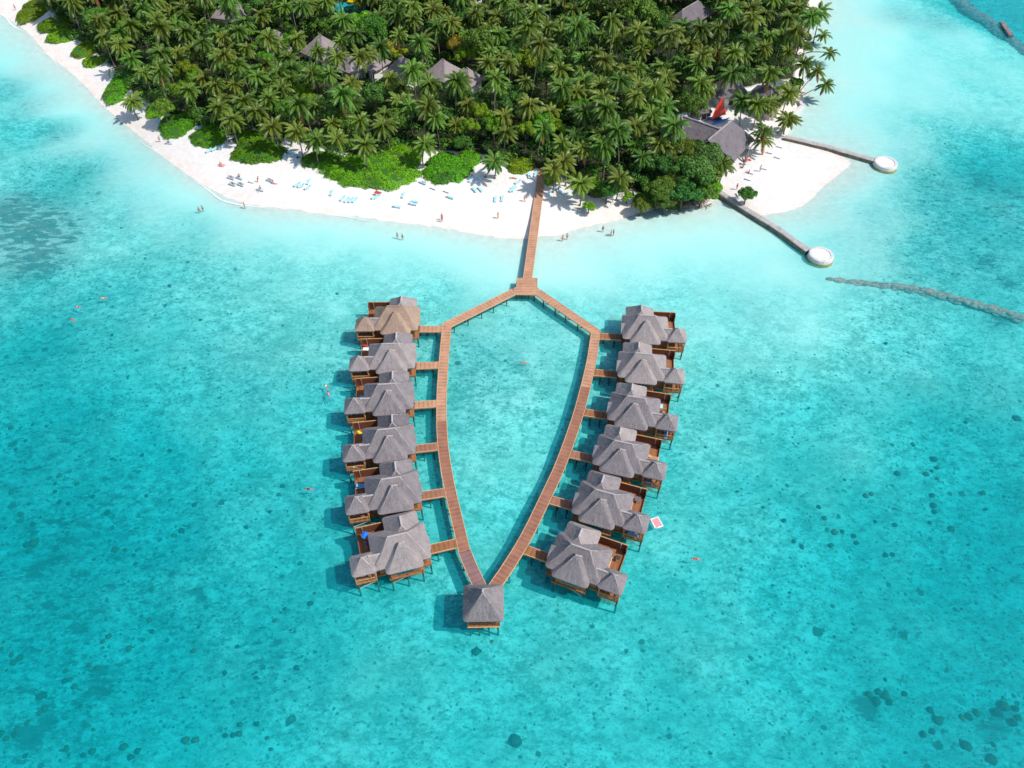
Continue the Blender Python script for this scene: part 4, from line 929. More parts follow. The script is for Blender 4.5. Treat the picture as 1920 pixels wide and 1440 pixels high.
# ---------------------------------------------------------------- vegetation
def np_mesh(name, V_, nper, mats, mi=None):
    """V_: (faces*nper, 3) vertices, one island per face"""
    nf = len(V_) // nper; me = bpy.data.meshes.new(name); me.vertices.add(len(V_)); me.vertices.foreach_set('co', V_.astype(np.float32).ravel())
    me.loops.add(len(V_)); me.loops.foreach_set('vertex_index', np.arange(len(V_))); me.polygons.add(nf)
    me.polygons.foreach_set('loop_start', np.arange(0, len(V_), nper)); me.polygons.foreach_set('loop_total', np.full(nf, nper))
    for m_ in mats: me.materials.append(m_)
    if mi is not None: me.polygons.foreach_set('material_index', mi)
    me.update(); return me
def leaves(P, Nn, size, asp=.6):
    """quads at P facing roughly along Nn"""
    n = len(P); Nn = Nn + rng.normal(0, .45, (n, 3)); Nn /= np.linalg.norm(Nn, axis=1)[:, None]
    t = rng.normal(0, 1, (n, 3)); a = np.cross(Nn, t); a /= np.linalg.norm(a, axis=1)[:, None]; b = np.cross(Nn, a)
    s = (size * rng.uniform(.6, 1.4, n))[:, None]
    q = np.stack([P - a * s, P - b * s * asp, P + a * s, P + b * s * asp], 1)
    return q.reshape(-1, 3)
def crown_pts(blobs, n, fill=.35):
    vol = np.array([b[3] ** 2 for b in blobs]); pick = rng.choice(len(blobs), n, p=vol / vol.sum()); B = np.array(blobs)[pick]
    d = rng.normal(0, 1, (n, 3)); d /= np.linalg.norm(d, axis=1)[:, None]; d[:, 2] = np.where(d[:, 2] < -.35, -d[:, 2], d[:, 2])
    r = B[:, 3] * (1 - fill * rng.random(n) ** 2)
    return B[:, :3] + d * r[:, None] * np.array([1, 1, .8]), d
def tree_proto(mat, R0=3.2, H0=6.0, n=5200, nb=26, size=.2, mat2=None, lump=.42):
    blobs = []
    for k in range(nb):
        a = random.uniform(0, 6.28); rr = R0 * math.sqrt(random.random()) * .82; 
        z = H0 - R0 * .75 + R0 * .62 * math.sqrt(max(0, 1 - (rr / R0) ** 2)) + random.uniform(-.5, .4)
        blobs.append((rr * math.cos(a), rr * math.sin(a), z, R0 * random.uniform(.2, lump)))
    P, D = crown_pts(blobs, n); Vq = leaves(P, D + np.array([0, 0, .25]), size)
    mi = None; mats = [mat]
    if mat2: mats.append(mat2); mi = (rng.random(n) < .45).astype(int) * (D[:, 2] > .1)
    cr = np_mesh('crown', Vq, 4, mats, mi)
    tb = MB(); tb.tube([(0, 0, -.5), (.1, .05, H0 * .3), (0, .1, H0 * .6)], [.28, .2, .14], 7)
    for k in range(6):
        bl = random.choice(blobs); tb.tube([(0, .05, H0 * random.uniform(.25, .5)), (bl[0] * .6, bl[1] * .6, bl[2] - .8), bl[:3]], [.11, .07, .03], 5)
    return tb.mesh('trunk', M['bark']), cr
def place_tree(name, proto, loc, rz, sc, label, cat, grp, szs=1.0):
    r = empty(name, loc, rz); r.scale = (sc, sc, sc * szs); tag(r, label, cat, grp)
    link_mesh('trunk', proto[0], r); link_mesh('crown', proto[1], r); return r

def palm_proto(h, lean, nf=28, L=4.1, seed=0, dry=2):
    rs = random.Random(seed)
    pts = [(lean * (k / 7) ** 1.7, .25 * math.sin(k * .6), h * k / 7 - (.4 if k == 0 else 0)) for k in range(8)]
    tb = MB().tube(pts, [.24] + [.15 - .006 * k for k in range(7)], 7); tb.blob((pts[0][0], pts[0][1], .0), (.35, .35, .3), 8, 4)
    top = Vector(pts[-1]); quads = []; mi = []
    for k in range(nf):
        az = 2.399 * k + rs.uniform(-.25, .25); t0 = k / nf
        el0 = R(76 - 104 * t0 + rs.uniform(-14, 14)); droop = R(rs.uniform(60, 110)) * (1.0 - .25 * t0) ; Lf = L * rs.uniform(.74, 1.08) * (.72 if t0 < .12 else 1)
        isdry = k >= nf - dry
        d = Vector((math.cos(az), math.sin(az), 0)); side = Vector((-d.y, d.x, 0)); p = top.copy(); n = 13; sp_ = []
        for i in range(n + 1):
            e = el0 - droop * (i / n) ** 1.25
            if i: p = p + (d * math.cos(e) + Vector((0, 0, math.sin(e)))) * (Lf / n)
            sp_.append((p.copy(), e))
        roll = rs.uniform(-.35, .35)
        for i in range(n):
            (a, e), (b, _) = sp_[i], sp_[i + 1]; w_ = .055 * (1 - i / n) + .018
            up = (Vector((0, 0, 1)) * math.cos(e) - d * math.sin(e))
            quads += [a - side * w_ + up * .02, a + side * w_ + up * .02, b + side * w_ * .9 + up * .02, b - side * w_ * .9 + up * .02]; mi.append(2 if isdry else 1)
            if i < 1: continue
            for j in range(2):
                c = a.lerp(b, .25 + .5 * j); f = (i + j * .5) / n; ll = Lf * .215 * math.sin(math.pi * min(1, f * .86 + .16)) ** .6 * rs.uniform(.85, 1.1)
                fw = (b - a).normalized()
                for sg in (1, -1):
                    dr = (side * sg * (1 + roll * sg * .3) + fw * .55 - up * rs.uniform(.35, .8)).normalized(); tip = c + dr * ll; mid = c + dr * ll * .55 + up * .05
                    wv = fw * .095
                    quads += [c - wv, c + wv, mid + wv * .95, tip]; mi.append(2 if isdry else 0)
    cr = np_mesh('fronds', np.array([tuple(q) for q in quads]), 4, [M['palm'], M['palm_rib'], M['palm_dry']], mi)
    nb = MB()
    for k in range(7): a = k * .9; nb.blob((top.x + .2 * math.cos(a), top.y + .2 * math.sin(a), top.z - .22 - .06 * (k % 3)), (.13, .13, .16), 6, 4, .05)
    return tb.mesh('trunk', M['trunk'], True), cr, nb.mesh('coconuts', M['nut'], True)
palms = [palm_proto(7 + .9 * k, rs_, seed=k * 7 + 3, nf=35 + k % 6, L=4.0 + .16 * (k % 5), dry=(0, 1, 0, 2, 0, 1, 0, 0)[k]) for k, rs_ in enumerate((.3, .9, .2, 1.4, .6, .4, 1.9, .3))]
palm_lean = [palm_proto(6.5, 3.0, seed=91, nf=22, L=3.5), palm_proto(8.5, 5.0, seed=92, nf=22, L=3.5), palm_proto(4.2, 4.6, seed=93, nf=18, L=3.0)]
def put_palm(proto, loc, rz, sc, label, grp=None, szs=1.0):
    r = empty('palm_tree', loc, rz); r.scale = (sc, sc, sc * szs); r.rotation_euler = (random.uniform(-.09, .09), random.uniform(-.09, .09), rz); tag(r, label, 'palm tree', grp)
    link_mesh('trunk', proto[0], r); link_mesh('crown', proto[1], r)
    return r

# buildings in the forest first: palms keep off their roofs
blocked = []; clear_px = []
def hut(px, py, wx, wy, h, rot, label, zr=3.4, mat='thatch_forest', wall='white', ridge=2.0, name='thatched_house', rest=True, oh=.9):
    px, py = (px + 9, py + 8) if zr > 3.2 and mat == 'thatch_forest' else (px, py)
    if mat == 'thatch_forest': wx *= .9; wy *= .9
    p = gp(px, py, zr + h); r = empty(name, (p.x, p.y, 1.3), R(rot)); tag(r, label, 'house')
    roof_mesh(0, 0, wx, wy, zr, h, ridge, 'x', thick=.25).build('roof', [M[mat], M['thatch_pale']], r)
    MB().box(-wx / 2 + oh, wx / 2 - oh, -wy / 2 + oh, wy / 2 - oh, -.6, zr + .35).build('wall', M[wall], r)
    f = MB().box(-.6, .6, -wy / 2 + oh - .05, -wy / 2 + oh - .003, .2, 2.2).build('door', M['wood_dark'], r)
    for x in (-wx / 4 - .3, wx / 4 + .3):
        w_ = MB().box(x - .5, x + .5, -wy / 2 + oh - .04, -wy / 2 + oh - .003, .9, 2.1).build('window', M['glass'], r)
    blocked.append((p.x, p.y, max(wx, wy) * .62, rest)); clear_px.append((px, py + 14, wx * 2.9, 14) if rest else (px, py + 8, wx * 1.2, 6)); return r
hut(593, 66, 10, 10.5, 4.2, -38, 'largest grey thatched house with a bright white wall among the palms', ridge=1.0)
hut(647, 103, 7.5, 7.5, 3.0, -35, 'low grey thatched house half hidden right of the white walled house', ridge=.6)
hut(689, 98, 7.5, 8, 3.2, -35, 'grey thatched roof peeking between palms in the middle of a row of houses', ridge=.6)
hut(746, 106, 9.5, 9.5, 4.2, -38, 'grey thatched house with a steep ridge and white gable below the yellow flowering tree', ridge=.6)
hut(822, 112, 8.5, 9, 3.6, -36, 'grey thatched house partly covered by palm crowns, right of the steep ridged house', ridge=.8)
hut(868, 128, 7, 8, 3.2, -36, 'rightmost small thatched house in the row below the yellow tree', ridge=.5)
hut(508, 58, 8, 7, 2.6, -20, 'thatched roof left of the white walled house, mostly under palms', ridge=2, rest=False)
hut(425, 8, 12, 8, 3.0, -15, 'long thatched roof near the top left among dark trees', ridge=6, rest=False)
hut(452, 29, 5, 4, 1.4, -12, 'small thatched annex below the long top left roof', ridge=2)
hut(1440, 168, 9, 9, 3.4, -38, 'dark thatched pavilion by the eastern corner of the island', zr=3.0, ridge=.8, mat='thatch_dark', wall='cream')
hut(1320, 203, 3.6, 3.6, 1.6, 10, 'small grey thatched hut left of the red sailed boat', zr=2.4, ridge=.2, mat='thatch_dark')
hut(1368, 157, 9, 7, 3.0, 15, 'dark thatched shed in deep palm shade behind the beached boat', zr=3, ridge=3, mat='thatch_dark')
hut(1293, 18, 16, 7.5, 3.6, 48, 'long dark thatched hall at the top right of the forest', zr=4, ridge=8, mat='thatch_dark', wall='wood_dark', rest=False)
hut(1162, 92, 5, 5, 2, -30, 'tiny thatched roof deep in the palm forest', ridge=.3) if False else None
def flat_house(px, py, w_, d_, z, rot, label, pool):
    p = gp(px, py, z); r = empty('flat_roofed_house', (p.x, p.y, 1.3), R(rot)); tag(r, label, 'house')
    MB().box(-w_ / 2, w_ / 2, -d_ / 2, d_ / 2, z - 1.6, z - 1.3).build('roof', M['conc_pale'], r)
    MB().box(-w_ / 2 + .5, w_ / 2 - .5, -d_ / 2 + .6, d_ / 2 - .5, -.5, z - 1.603).build('wall', M['white'], r)
    MB().box(-w_ / 2 + .8, w_ / 2 - .8, -d_ / 2 - 3.5, -d_ / 2 - .5, -.4, .12).build('pool', M['teal'], r); blocked.append((p.x, p.y - 1, 4.5, True))
flat_house(1004, 15, 5.5, 5, 4.2, 3, 'white flat roofed house with a teal pool near the top centre', True)
flat_house(896, 0, 5.5, 5, 4.2, 3, 'white flat roofed house with a teal pool at the top edge', True)
clear_px += [(1004, 24, 15, 13), (898, 7, 15, 11), (652, 10, 13, 9)]
p = gp(655, 14, 1.5); o = MB().box(-5, 5, -3, 3, 0, .2).build('swimming_pool', M['teal']); o.location = (p.x, p.y, 1.5); tag(o, 'teal pool under trees at the top edge left of centre', 'pool'); blocked.append((p.x, p.y, 5, True))
mb = MB()
mb.tube([(1.8 * math.cos(t * .5), 1.8 * math.sin(t * .5), .4 + t * .28) for t in range(13)], .5, 8)
o = mb.build('water_slide', M['yellow'], smooth=True); p = gp(664, 6, 3.5); o.location = (p.x, p.y, 1.6); tag(o, 'bright yellow curved water slide beside the teal pool', 'slide')
p = gp(1008, 2, 4); o = MB()
for k in range(4): o.bar((k * .9, 0, 0), (k * .9, 0, 4.5), .16, .16)
o.bar((-.2, 0, 4.5), (3, 0, 4.5), .16, .16).bar((-.2, 0, 3.2), (3, 0, 3.2), .1, .1)
o = o.build('red_frame', M['red']); o.location = (p.x - 1, p.y + 3, 1.5); tag(o, 'red post frame behind the white flat roofed house', 'frame')

# the large restaurant hall by the spit
hall = empty('thatched_hall', (0, 0, 0)); tag(hall, 'large dark thatched hall with steep wings beside the sand spit', 'hall')
def slab(name, pts, mat, th_=.3, nu=10, nv=8, sag=0.0):
    a, b, c, d = [Vector(q) for q in pts]; mb = MB(); vs = []; uv = []; nrm = (b - a).cross(d - a).normalized()
    if nrm.z < 0: nrm = -nrm
    for i in range(nv + 1):
        for j in range(nu + 1):
            p0 = a.lerp(b, j / nu); p1 = d.lerp(c, j / nu); q = p0.lerp(p1, i / nv) + Vector((0, 0, -sag * math.sin(math.pi * i / nv) + random.uniform(-.04, .04)))
            if i == nv: q += Vector((0, 0, random.uniform(-.15, .05)))
            vs.append(tuple(q)); uv.append((j / nu * (b - a).length, i / nv * (d - a).length))
    nn = len(vs); vs += [tuple(Vector(v) - nrm * th_) for v in vs]; uv += uv
    fs = []
    for i in range(nv):
        for j in range(nu):
            k = i * (nu + 1) + j; fs += [(k, k + 1, k + nu + 2, k + nu + 1), (nn + k, nn + k + nu + 1, nn + k + nu + 2, nn + k + 1)]
    for j in range(nu): k = nv * (nu + 1) + j; fs += [(k, nn + k, nn + k + 1, k + 1), (j, j + 1, nn + j + 1, nn + j)]
    for i in range(nv): k = i * (nu + 1); fs += [(k, k + nu + 1, nn + k + nu + 1, nn + k), (k + nu, nn + k + nu, nn + k + 2 * nu + 1, k + 2 * nu + 1)]
    mb.add(vs, fs, 0, uv); return mb.build(name, mat, hall)
zr, zl = 9.0, 3.6
r0, r1 = gp(1327, 263, zr), gp(1372, 226, zr); e0, e1 = gp(1378, 302, zl), gp(1415, 260, zl)
b0 = r0 + (r0 - e0) * 1; b0.z = zl; b1 = r1 + (r1 - e1) * 1; b1.z = zl
slab('wing_roof', (r0, r1, e1, e0), M['thatch_dark']); slab('wing_roof_back', (r1, r0, b0, b1), M['thatch_dark'])
s0 = gp(1278, 217, zr); s1 = gp(1352, 243, 7.6)
f0, f1 = gp(1284, 288, zl), gp(1312, 292, zl)
slab('saddle_roof', (s0, s1, f1, f0), M['thatch_dark'], sag=.7)
k0 = s0 + (s0 - f0) * .8; k0.z = zl; k1 = s1 + (s1 - f1) * .8; k1.z = zl
slab('saddle_roof_back', (s1, s0, k0, k1), M['thatch_dark'], sag=.3)
h0, h1 = gp(1207, 277, zl), gp(1284, 285, zl)
slab('hip_roof', (s0 + Vector((-.2, 0, 0)), s0 + Vector((.2, -.1, 0)), f0, h0), M['thatch_grey'], sag=.5)
mb = MB()
for a, b in ((s0, s1), (s0, f0), (r0, r1)): mb.tube([a + Vector((0, 0, .05)), b + Vector((0, 0, .05))], .2, 6)
mb.build('ridge_cap', M['thatch_pale'], hall)
mb = MB(); cs = [e0.lerp(r0, .2), e1.lerp(r1, .2), r1.lerp(b1, .75), r0.lerp(b0, .75)]
mb.add([(q.x, q.y, 1) for q in cs] + [(q.x, q.y, zl + .3) for q in cs], [(0, 1, 5, 4), (1, 2, 6, 5), (2, 3, 7, 6), (3, 0, 4, 7)])
cs = [f0.lerp(s0, .15), f1.lerp(s1, .15), s1.lerp(k1, .7), s0.lerp(k0, .7)]
mb.add([(q.x, q.y, 1) for q in cs] + [(q.x, q.y, zl + .3) for q in cs], [(0, 1, 5, 4), (1, 2, 6, 5), (2, 3, 7, 6), (3, 0, 4, 7)])
mb.build('wall', M['wood_dark'], hall)
for q, rr in ((gp(1375, 262, 6), 8.5), (gp(1315, 255, 6), 9)): blocked.append((q.x, q.y, rr, False))

# beached boat with the red sail
bp_ = beach(1345, 226); bt = empty('sailing_catamaran', bp_ + Vector((0, 0, .1)), R(-62)); tag(bt, 'beached blue catamaran with a red sail in the sandy yard', 'boat')
for x in (-1.1, 1.1):
    mb = MB(); mb.tube([(x, -2.9, .35), (x, -2.0, .3), (x, 0, .28), (x, 2.0, .32), (x, 3.0, .55)], [.05, .22, .27, .2, .03], 8); mb.build('hull', M['blue'], bt, True)
MB().box(-1.0, 1.0, -1.2, .6, .55, .62).build('trampoline', M['navy'], bt)
MB().bar((-1.1, -1.2, .55), (1.1, -1.2, .55), .1, .1).bar((-1.1, .6, .55), (1.1, .6, .55), .1, .1).build('crossbeam', M['sky_blue'], bt)
MB().tube([(0, .6, .6), (0, .6, 7.2)], .06, 6).build('mast', M['metal'], bt)
mb = MB(); vs = [(0, .5, 1.2), (.5, -2.6, 1.25), (.35, -2.0, 3.0), (.2, -1.2, 4.8), (0, .35, 6.6), (.1, .45, 3.6), (.4, -1.1, 1.2)]
mb.add(vs, [(0, 6, 5), (6, 1, 2, 5), (5, 2, 3), (5, 3, 4)]); sa = mb.build('sail', M['red'], bt); md = sa.modifiers.new('t', 'SOLIDIFY'); md.thickness = .03
mb = MB(); mb.add([(0, .7, 1.0), (-.2, 2.7, .7), (0, .65, 5.4)], [(0, 1, 2)]); sa = mb.build('jib', M['red'], bt); md = sa.modifiers.new('t', 'SOLIDIFY'); md.thickness = .03
k_ = beach(1324, 221); ky = empty('kayak', k_ + Vector((0, 0, .1)), R(30)); tag(ky, 'orange yellow kayak left of the red sailed boat', 'kayak')
MB().tube([(0, -1.5, .25), (0, -.8, .18), (0, .8, .18), (0, 1.5, .25)], [.03, .28, .28, .03], 8).build('hull', M['orange'], ky, True); MB().box(-.18, .18, -.3, .3, .35, .48).build('seat', M['yellow'], ky)

# shrub beds along the beach
def shrub(px, py, rx, ry, h, label, n=None, mat='leaf_scrub', rot=0):
    p = beach(px, py); q1 = gp(px + rx, py); q0 = gp(px - rx, py); sx = (q1.x - q0.x) / 2; sy = (gp(px, py - ry).y - gp(px, py + ry).y) / 2
    n = n or int(220 * sx * sy) + 500; th_ = rng.uniform(0, 2 * np.pi, n); u = np.sqrt(rng.random(n))
    edge = 1 + .07 * np.sin(3 * th_ + px) + .05 * np.sin(7 * th_ + py) + .04 * np.sin(13 * th_ + px) + .03 * np.sin(29 * th_) + np.abs(rng.normal(0, .025, n))
    X_ = u * edge * np.cos(th_) * sx; Y_ = u * edge * np.sin(th_) * sy
    XY = np.stack([X_ + px, Y_ + py], 1); hh = h * (1 - u ** 5) * (.86 + .16 * vnoise(XY, .9, 11) + .10 * vnoise(XY, .4, 12)) * rng.uniform(.84, 1.0, n)
    D = np.stack([np.cos(th_) * u ** 5, np.sin(th_) * u ** 5, np.full(n, .8)], 1)
    Vq = leaves(np.stack([X_, Y_, hh], 1), D, .19)
    tone = .8 * vnoise(XY, 1.6, 13) + .4 * vnoise(XY, .6, 14) + rng.normal(0, .4, n)
    me = np_mesh('foliage', Vq, 4, [M[mat], M['leaf_mid'], M['leaf_bright']], np.where(tone > .75, 2, np.where(tone < -.8, 1, 0))); r = empty('beach_shrub', p, R(rot)); tag(r, label, 'shrub'); link_mesh('foliage', me, r)
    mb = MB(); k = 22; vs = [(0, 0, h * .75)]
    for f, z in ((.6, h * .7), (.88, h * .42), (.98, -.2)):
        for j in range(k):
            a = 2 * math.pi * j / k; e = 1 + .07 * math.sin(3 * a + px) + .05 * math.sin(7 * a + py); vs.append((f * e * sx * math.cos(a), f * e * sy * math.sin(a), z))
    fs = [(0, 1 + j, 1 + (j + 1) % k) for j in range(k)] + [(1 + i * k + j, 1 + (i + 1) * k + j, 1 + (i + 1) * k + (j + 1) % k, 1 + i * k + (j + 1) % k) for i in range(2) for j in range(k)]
    mb.add(vs, fs).build('dark_mound', M['leaf_dark'], r)  # closed dark mound under the leaf quads, no separate stalks modelled
SH = [(64, 20, 26, 21, 'bright green shrub bed at the top left end of the beach'), (104, 48, 30, 14, 'green shrub bed just below the top left corner bed'), (116, 70, 27, 11, 'flat light green shrub bed at the upper left beach'),
      (160, 95, 22, 14, 'shrub bed tucked under palms on the upper left beach'), (176, 117, 20, 9, 'small shrub bed ending at the sandy recess, upper left'), (224, 164, 22, 30, 'tall dark green shrub bed at the sandy recess'),
      (298, 205, 21, 17, 'olive green shrub left above the round beach shrub'), (333, 235, 34, 22, 'round bright shrub bed, leftmost of three domes on the beach'), (394, 256, 34, 20, 'round shrub bed, middle of three domes on the beach'),
      (487, 284, 50, 23, 'oval shrub bed, right and largest of three domes on the beach'), (470, 262, 30, 14, 'shrub bed behind the oval dome, under palms'), (605, 301, 40, 14, 'low shrub strip left of the widest shrub bed'), (702, 318, 90, 34, 'widest bright green shrub bed in the middle of the beach'),
      (752, 288, 42, 24, 'shrub bed joining the widest bed at its upper right'), (838, 316, 44, 28, 'rounded shrub bed right of the widest one, by the sandy path'), (880, 300, 22, 14, 'shrub at the right shoulder of the rounded bed'), (975, 312, 26, 14, 'low shrub beside the start of the jetty, left side'),
      (1032, 335, 14, 12, 'small shrub beside the start of the jetty, right side')]
for a, b_, rx, ry, lab in SH: shrub(a, b_, rx, ry, 1.5, lab)
for a, b_, rx, ry, mt, lab in [(1212, 379, 24, 10, 'leaf_mid', 'low green bush overhanging the sand left of the bare roots'), (1256, 380, 30, 11, 'leaf_mid', 'green thicket at the water edge above the bleached branch'), (1338, 358, 15, 12, 'leaf_bright', 'bright green thicket at the landward end of the near groyne'), (1300, 368, 26, 8, 'leaf_dark', 'dark thicket just above the bare roots'),
        (1118, 360, 20, 9, 'leaf_bright', 'lime green thicket below the lime green tree'), (1160, 352, 20, 8, 'leaf_mid', 'green thicket at the foot of the pale trunked palm')]: shrub(a, b_, rx, ry, 2.4, lab, mat=mt)

T = dict(dark=[tree_proto(M['leaf_dark'], 3.6, 6.5), tree_proto(M['leaf_dark'], 3.1, 5.6)], mid=[tree_proto(M['leaf_mid'], 3.4, 6.2), tree_proto(M['leaf_mid'], 2.9, 5.2)],
         bright=[tree_proto(M['leaf_bright'], 3.0, 5.2), tree_proto(M['leaf_bright'], 2.6, 4.6)], yellow=[tree_proto(M['leaf_mid'], 2.8, 5.4, mat2=M['leaf_yellow'])])
T['dark'].append(tree_proto(M['leaf_dark'], 3.3, 6.0, nb=18, lump=.36)); T['mid'].append(tree_proto(M['leaf_mid'], 3.7, 6.3, nb=34, lump=.3)); T['bright'].append(tree_proto(M['leaf_bright'], 2.8, 5.0, nb=16, lump=.34))
tl = []   # (x, y, r) of placed trees
def tree_at(px, py, kind, sc, label, grp=None, top=True, name='broadleaf_tree'):
    pr = random.choice(T[kind]); tall = 1.45 if sc > .85 and not (grp and 'clump' in grp) else 1.0; z = 5.0 * sc * tall + 1.2
    p = gp(px, py, z); tl.append((p.x, p.y, 3.3 * sc if sc > .85 else 2.4 * sc)); clear_px.append((px, py, 15 * sc, 11 * sc)) if kind in ('bright', 'yellow') or sc > 1.25 else None; return place_tree(name, pr, (p.x, p.y, max(.2, ghz(p.x, p.y))), random.uniform(0, 6.28), sc, label, 'tree', grp, tall)
for a, b_, s_, kd in [(1252, 300, 1.25, 'dark'), (1285, 283, 1.3, 'mid'), (1318, 290, 1.25, 'dark'), (1262, 330, 1.2, 'mid'), (1298, 318, 1.35, 'dark'), (1330, 312, 1.15, 'mid'), (1285, 345, 1.15, 'dark'), (1320, 345, 1.0, 'mid'), (1235, 350, 1.0, 'mid'), (1250, 365, .8, 'dark'), (1205, 372, .7, 'mid'), (1338, 335, .8, 'bright')]:
    tree_at(a, b_, kd, s_, '%s green broadleaf tree in the dense clump between the hall and the water' % ('dark' if kd == 'dark' else 'mid' if kd == 'mid' else 'bright'), 'clump of broadleaf trees by the hall')
tree_at(1403, 355, 'mid', .62, 'small round green tree alone on the sand spit')
for a, b_, s_, kd, lab in [(1110, 320, .55, 'bright', 'upper lime green bush right of the jetty palms'), (1112, 340, .75, 'bright', 'lime green tree right of the jetty palms'), (1140, 350, .8, 'mid', 'mid green tree between the jetty palms and the pale trunked palm'), (1105, 376, .55, 'bright', 'low lime green bush at the beach edge right of the jetty'), (1178, 358, .55, 'bright', 'lime green bush beside the pale trunked palm'),
    (900, 200, 1.1, 'bright', 'bright green tree in the middle of the forest above the rounded shrub bed'), (925, 222, 1.0, 'bright', 'bright green tree just below another one, middle of the forest'), (880, 228, .9, 'bright', 'bright green tree left of the middle pair'), (866, 262, .8, 'mid', 'green tree between palms above the rounded shrub bed'),
    (900, 78, 1.3, 'mid', 'large round green tree right of the yellow tree'), (872, 95, 1.0, 'bright', 'light green tree beside the yellow blossoms'), (855, 80, 1.0, 'yellow', 'yellow flowering tree right of the house row'), (722, 88, .9, 'yellow', 'yellow flowering tree above the steep ridged house'), (750, 100, .8, 'yellow', 'second yellow flowering tree touching the steep ridged house'),
    (590, 130, 1.1, 'bright', 'bright green tree below the white walled house'), (565, 160, 1.0, 'bright', 'bright green tree farther below the white walled house'), (575, 180, .9, 'bright', 'small bright green tree among palms left of centre'), (502, 105, .9, 'bright', 'bright green tree left of the white walled house'),
    (545, 62, 1.0, 'bright', 'light green tree between two thatched roofs at upper left'), (345, 118, 1.1, 'bright', 'bright green tree in the left part of the forest'), (365, 140, .9, 'bright', 'bright green tree lower right of another, left forest'), (335, 160, 1.0, 'bright', 'bright green tree above the round beach shrubs'), (300, 190, .9, 'mid', 'olive tree near the left beach edge'),
    (235, 38, 1.1, 'bright', 'bright green tree at the upper left forest edge'), (270, 25, 1.1, 'bright', 'bright green tree near the top left'), (215, 65, .9, 'bright', 'yellow green tree at the upper left forest edge'), (205, 42, .8, 'bright', 'pale green tree closest to the top left beach'),
    (1150, 12, 1.4, 'dark', 'large dark green tree at the top right of centre'), (1200, 25, 1.5, 'mid', 'largest round green tree beside the long dark hall'), (1230, 45, 1.1, 'mid', 'green tree at the foot of the long dark hall'), (470, 10, 1.2, 'dark', 'very dark tree beside the top left roofs'),
    (700, 55, 1.2, 'mid', 'green tree above the house row'), (675, 35, 1.2, 'bright', 'light green tree below the yellow slide'), (1020, 215, 1.0, 'bright', 'lime green tree in the right middle forest'), (1040, 232, 1.0, 'bright', 'lime green tree beside another in the right middle forest'), (985, 235, .9, 'bright', 'bright green tree right of centre'), (1150, 225, 1.0, 'mid', 'green tree below palms in the right forest'), (1210, 205, .9, 'bright', 'bright green tree left of the hall'),
    (1300, 200, .95, 'mid', 'green tree behind the hall left of the small hut'), (985, 105, 1.2, 'bright', 'bright green tree right of the house row'), (1505, 60, .9, 'dark', 'dark green tree on the eastern shore'), (1512, 82, .6, 'mid', 'small green bush overhanging the eastern water'), (1495, 145, .7, 'mid', 'green bush at the eastern shore below the tall palms'), (1470, 160, .7, 'bright', 'bright green bush near the eastern corner'),
    (800, 190, 1.0, 'mid', 'green tree below the house row'), (740, 215, 1.0, 'mid', 'green tree in the shade below centre of the forest'), (700, 180, 1.0, 'dark', 'dark tree under palms below the house row')]:
    tree_at(a, b_, kd, s_, lab)

# palms at measured places: crown pixel, height, lean direction
MP = [(1163, 328, 6.5, 'tall palm with a pale straight trunk on the beach right of the jetty'), (1088, 345, 5.5, 'broad palm hanging over the beach right of the jetty'), (1040, 320, 6, 'palm leaning over the start of the jetty'), (928, 303, 5, 'small palm standing on the open middle beach'), (1062, 305, 6.5, 'palm behind the broad one right of the jetty'),
      (790, 272, 6, 'palm in the gap between the two large shrub beds'), (630, 262, 7, 'palm overhanging the low shrub strip'), (588, 265, 6.5, 'palm with yellow tinted fronds above the shaded loungers'), (680, 275, 7, 'palm in front of the widest shrub bed'), (720, 240, 8, 'tall palm behind the widest shrub bed'),
      (560, 250, 7, 'palm above the shaded loungers, left side'), (432, 228, 7, 'palm standing between two round shrub beds'), (410, 205, 7, 'palm with drooping fronds above the middle dome shrub'), (480, 215, 7.5, 'palm above the oval shrub bed'), (510, 240, 7, 'palm right of the oval shrub bed'),
      (245, 185, 5, 'short palm leaning over the left beach'), (1230, 168, 11, 'tall slim palm standing free left of the hall'), (1235, 250, 8, 'palm bending over the hall hip roof'), (1195, 240, 8, 'palm left of the hall'), (1358, 305, 5.5, 'small palm at the near wall of the hall'),
      (1308, 160, 9, 'tall thin palm behind the hall'), (1325, 165, 8, 'palm left of the red sail'), (1395, 190, 7, 'palm group crown over the sandy yard'), (1420, 195, 7, 'palm crown right over the sandy yard'), (1437, 192, 6.5, 'bright palm in front of the eastern pavilion'),
      (1365, 140, 10, 'tall palm at the back of the sandy yard'), (1440, 140, 10, 'leaning palm behind the eastern pavilion'), (1475, 170, 7, 'palm with yellow fronds by the eastern pavilion'), (1512, 118, 7, 'palm at the eastern shore'), (1545, 15, 9, 'palm overhanging the water at the top right shore'), (1520, 25, 9, 'palm on the top right shore'), (1500, 15, 9, 'palm behind the top right shore'),
      (1482, 215, 4.5, 'short leaning palm at the curved sea wall'), (753, 190, 8, 'palm below the steep ridged house'), (810, 160, 8, 'palm in front of the covered thatched house'), (862, 158, 8, 'palm in front of the rightmost small house'), (815, 55, 10, 'tall palm above the yellow flowers')]
placed = []
for a, b_, h_, lab in MP:
    p = gp(a, b_, h_ + 1.0); k = min(range(8), key=lambda q: abs(7 + .9 * q - h_)); sz_ = h_ / (7 + .9 * k)
    lm = palms[k][0]; rz = random.uniform(0, 6.28); lean = (.3, .9, .2, 1.4, .6, .4, 1.9, .3)[k]
    x, y = p.x - lean * math.cos(rz), p.y - lean * math.sin(rz)
    put_palm(palms[k], (x, y, max(.1, ghz(x, y))), rz, 1.0, lab, szs=sz_); placed.append((x, y))
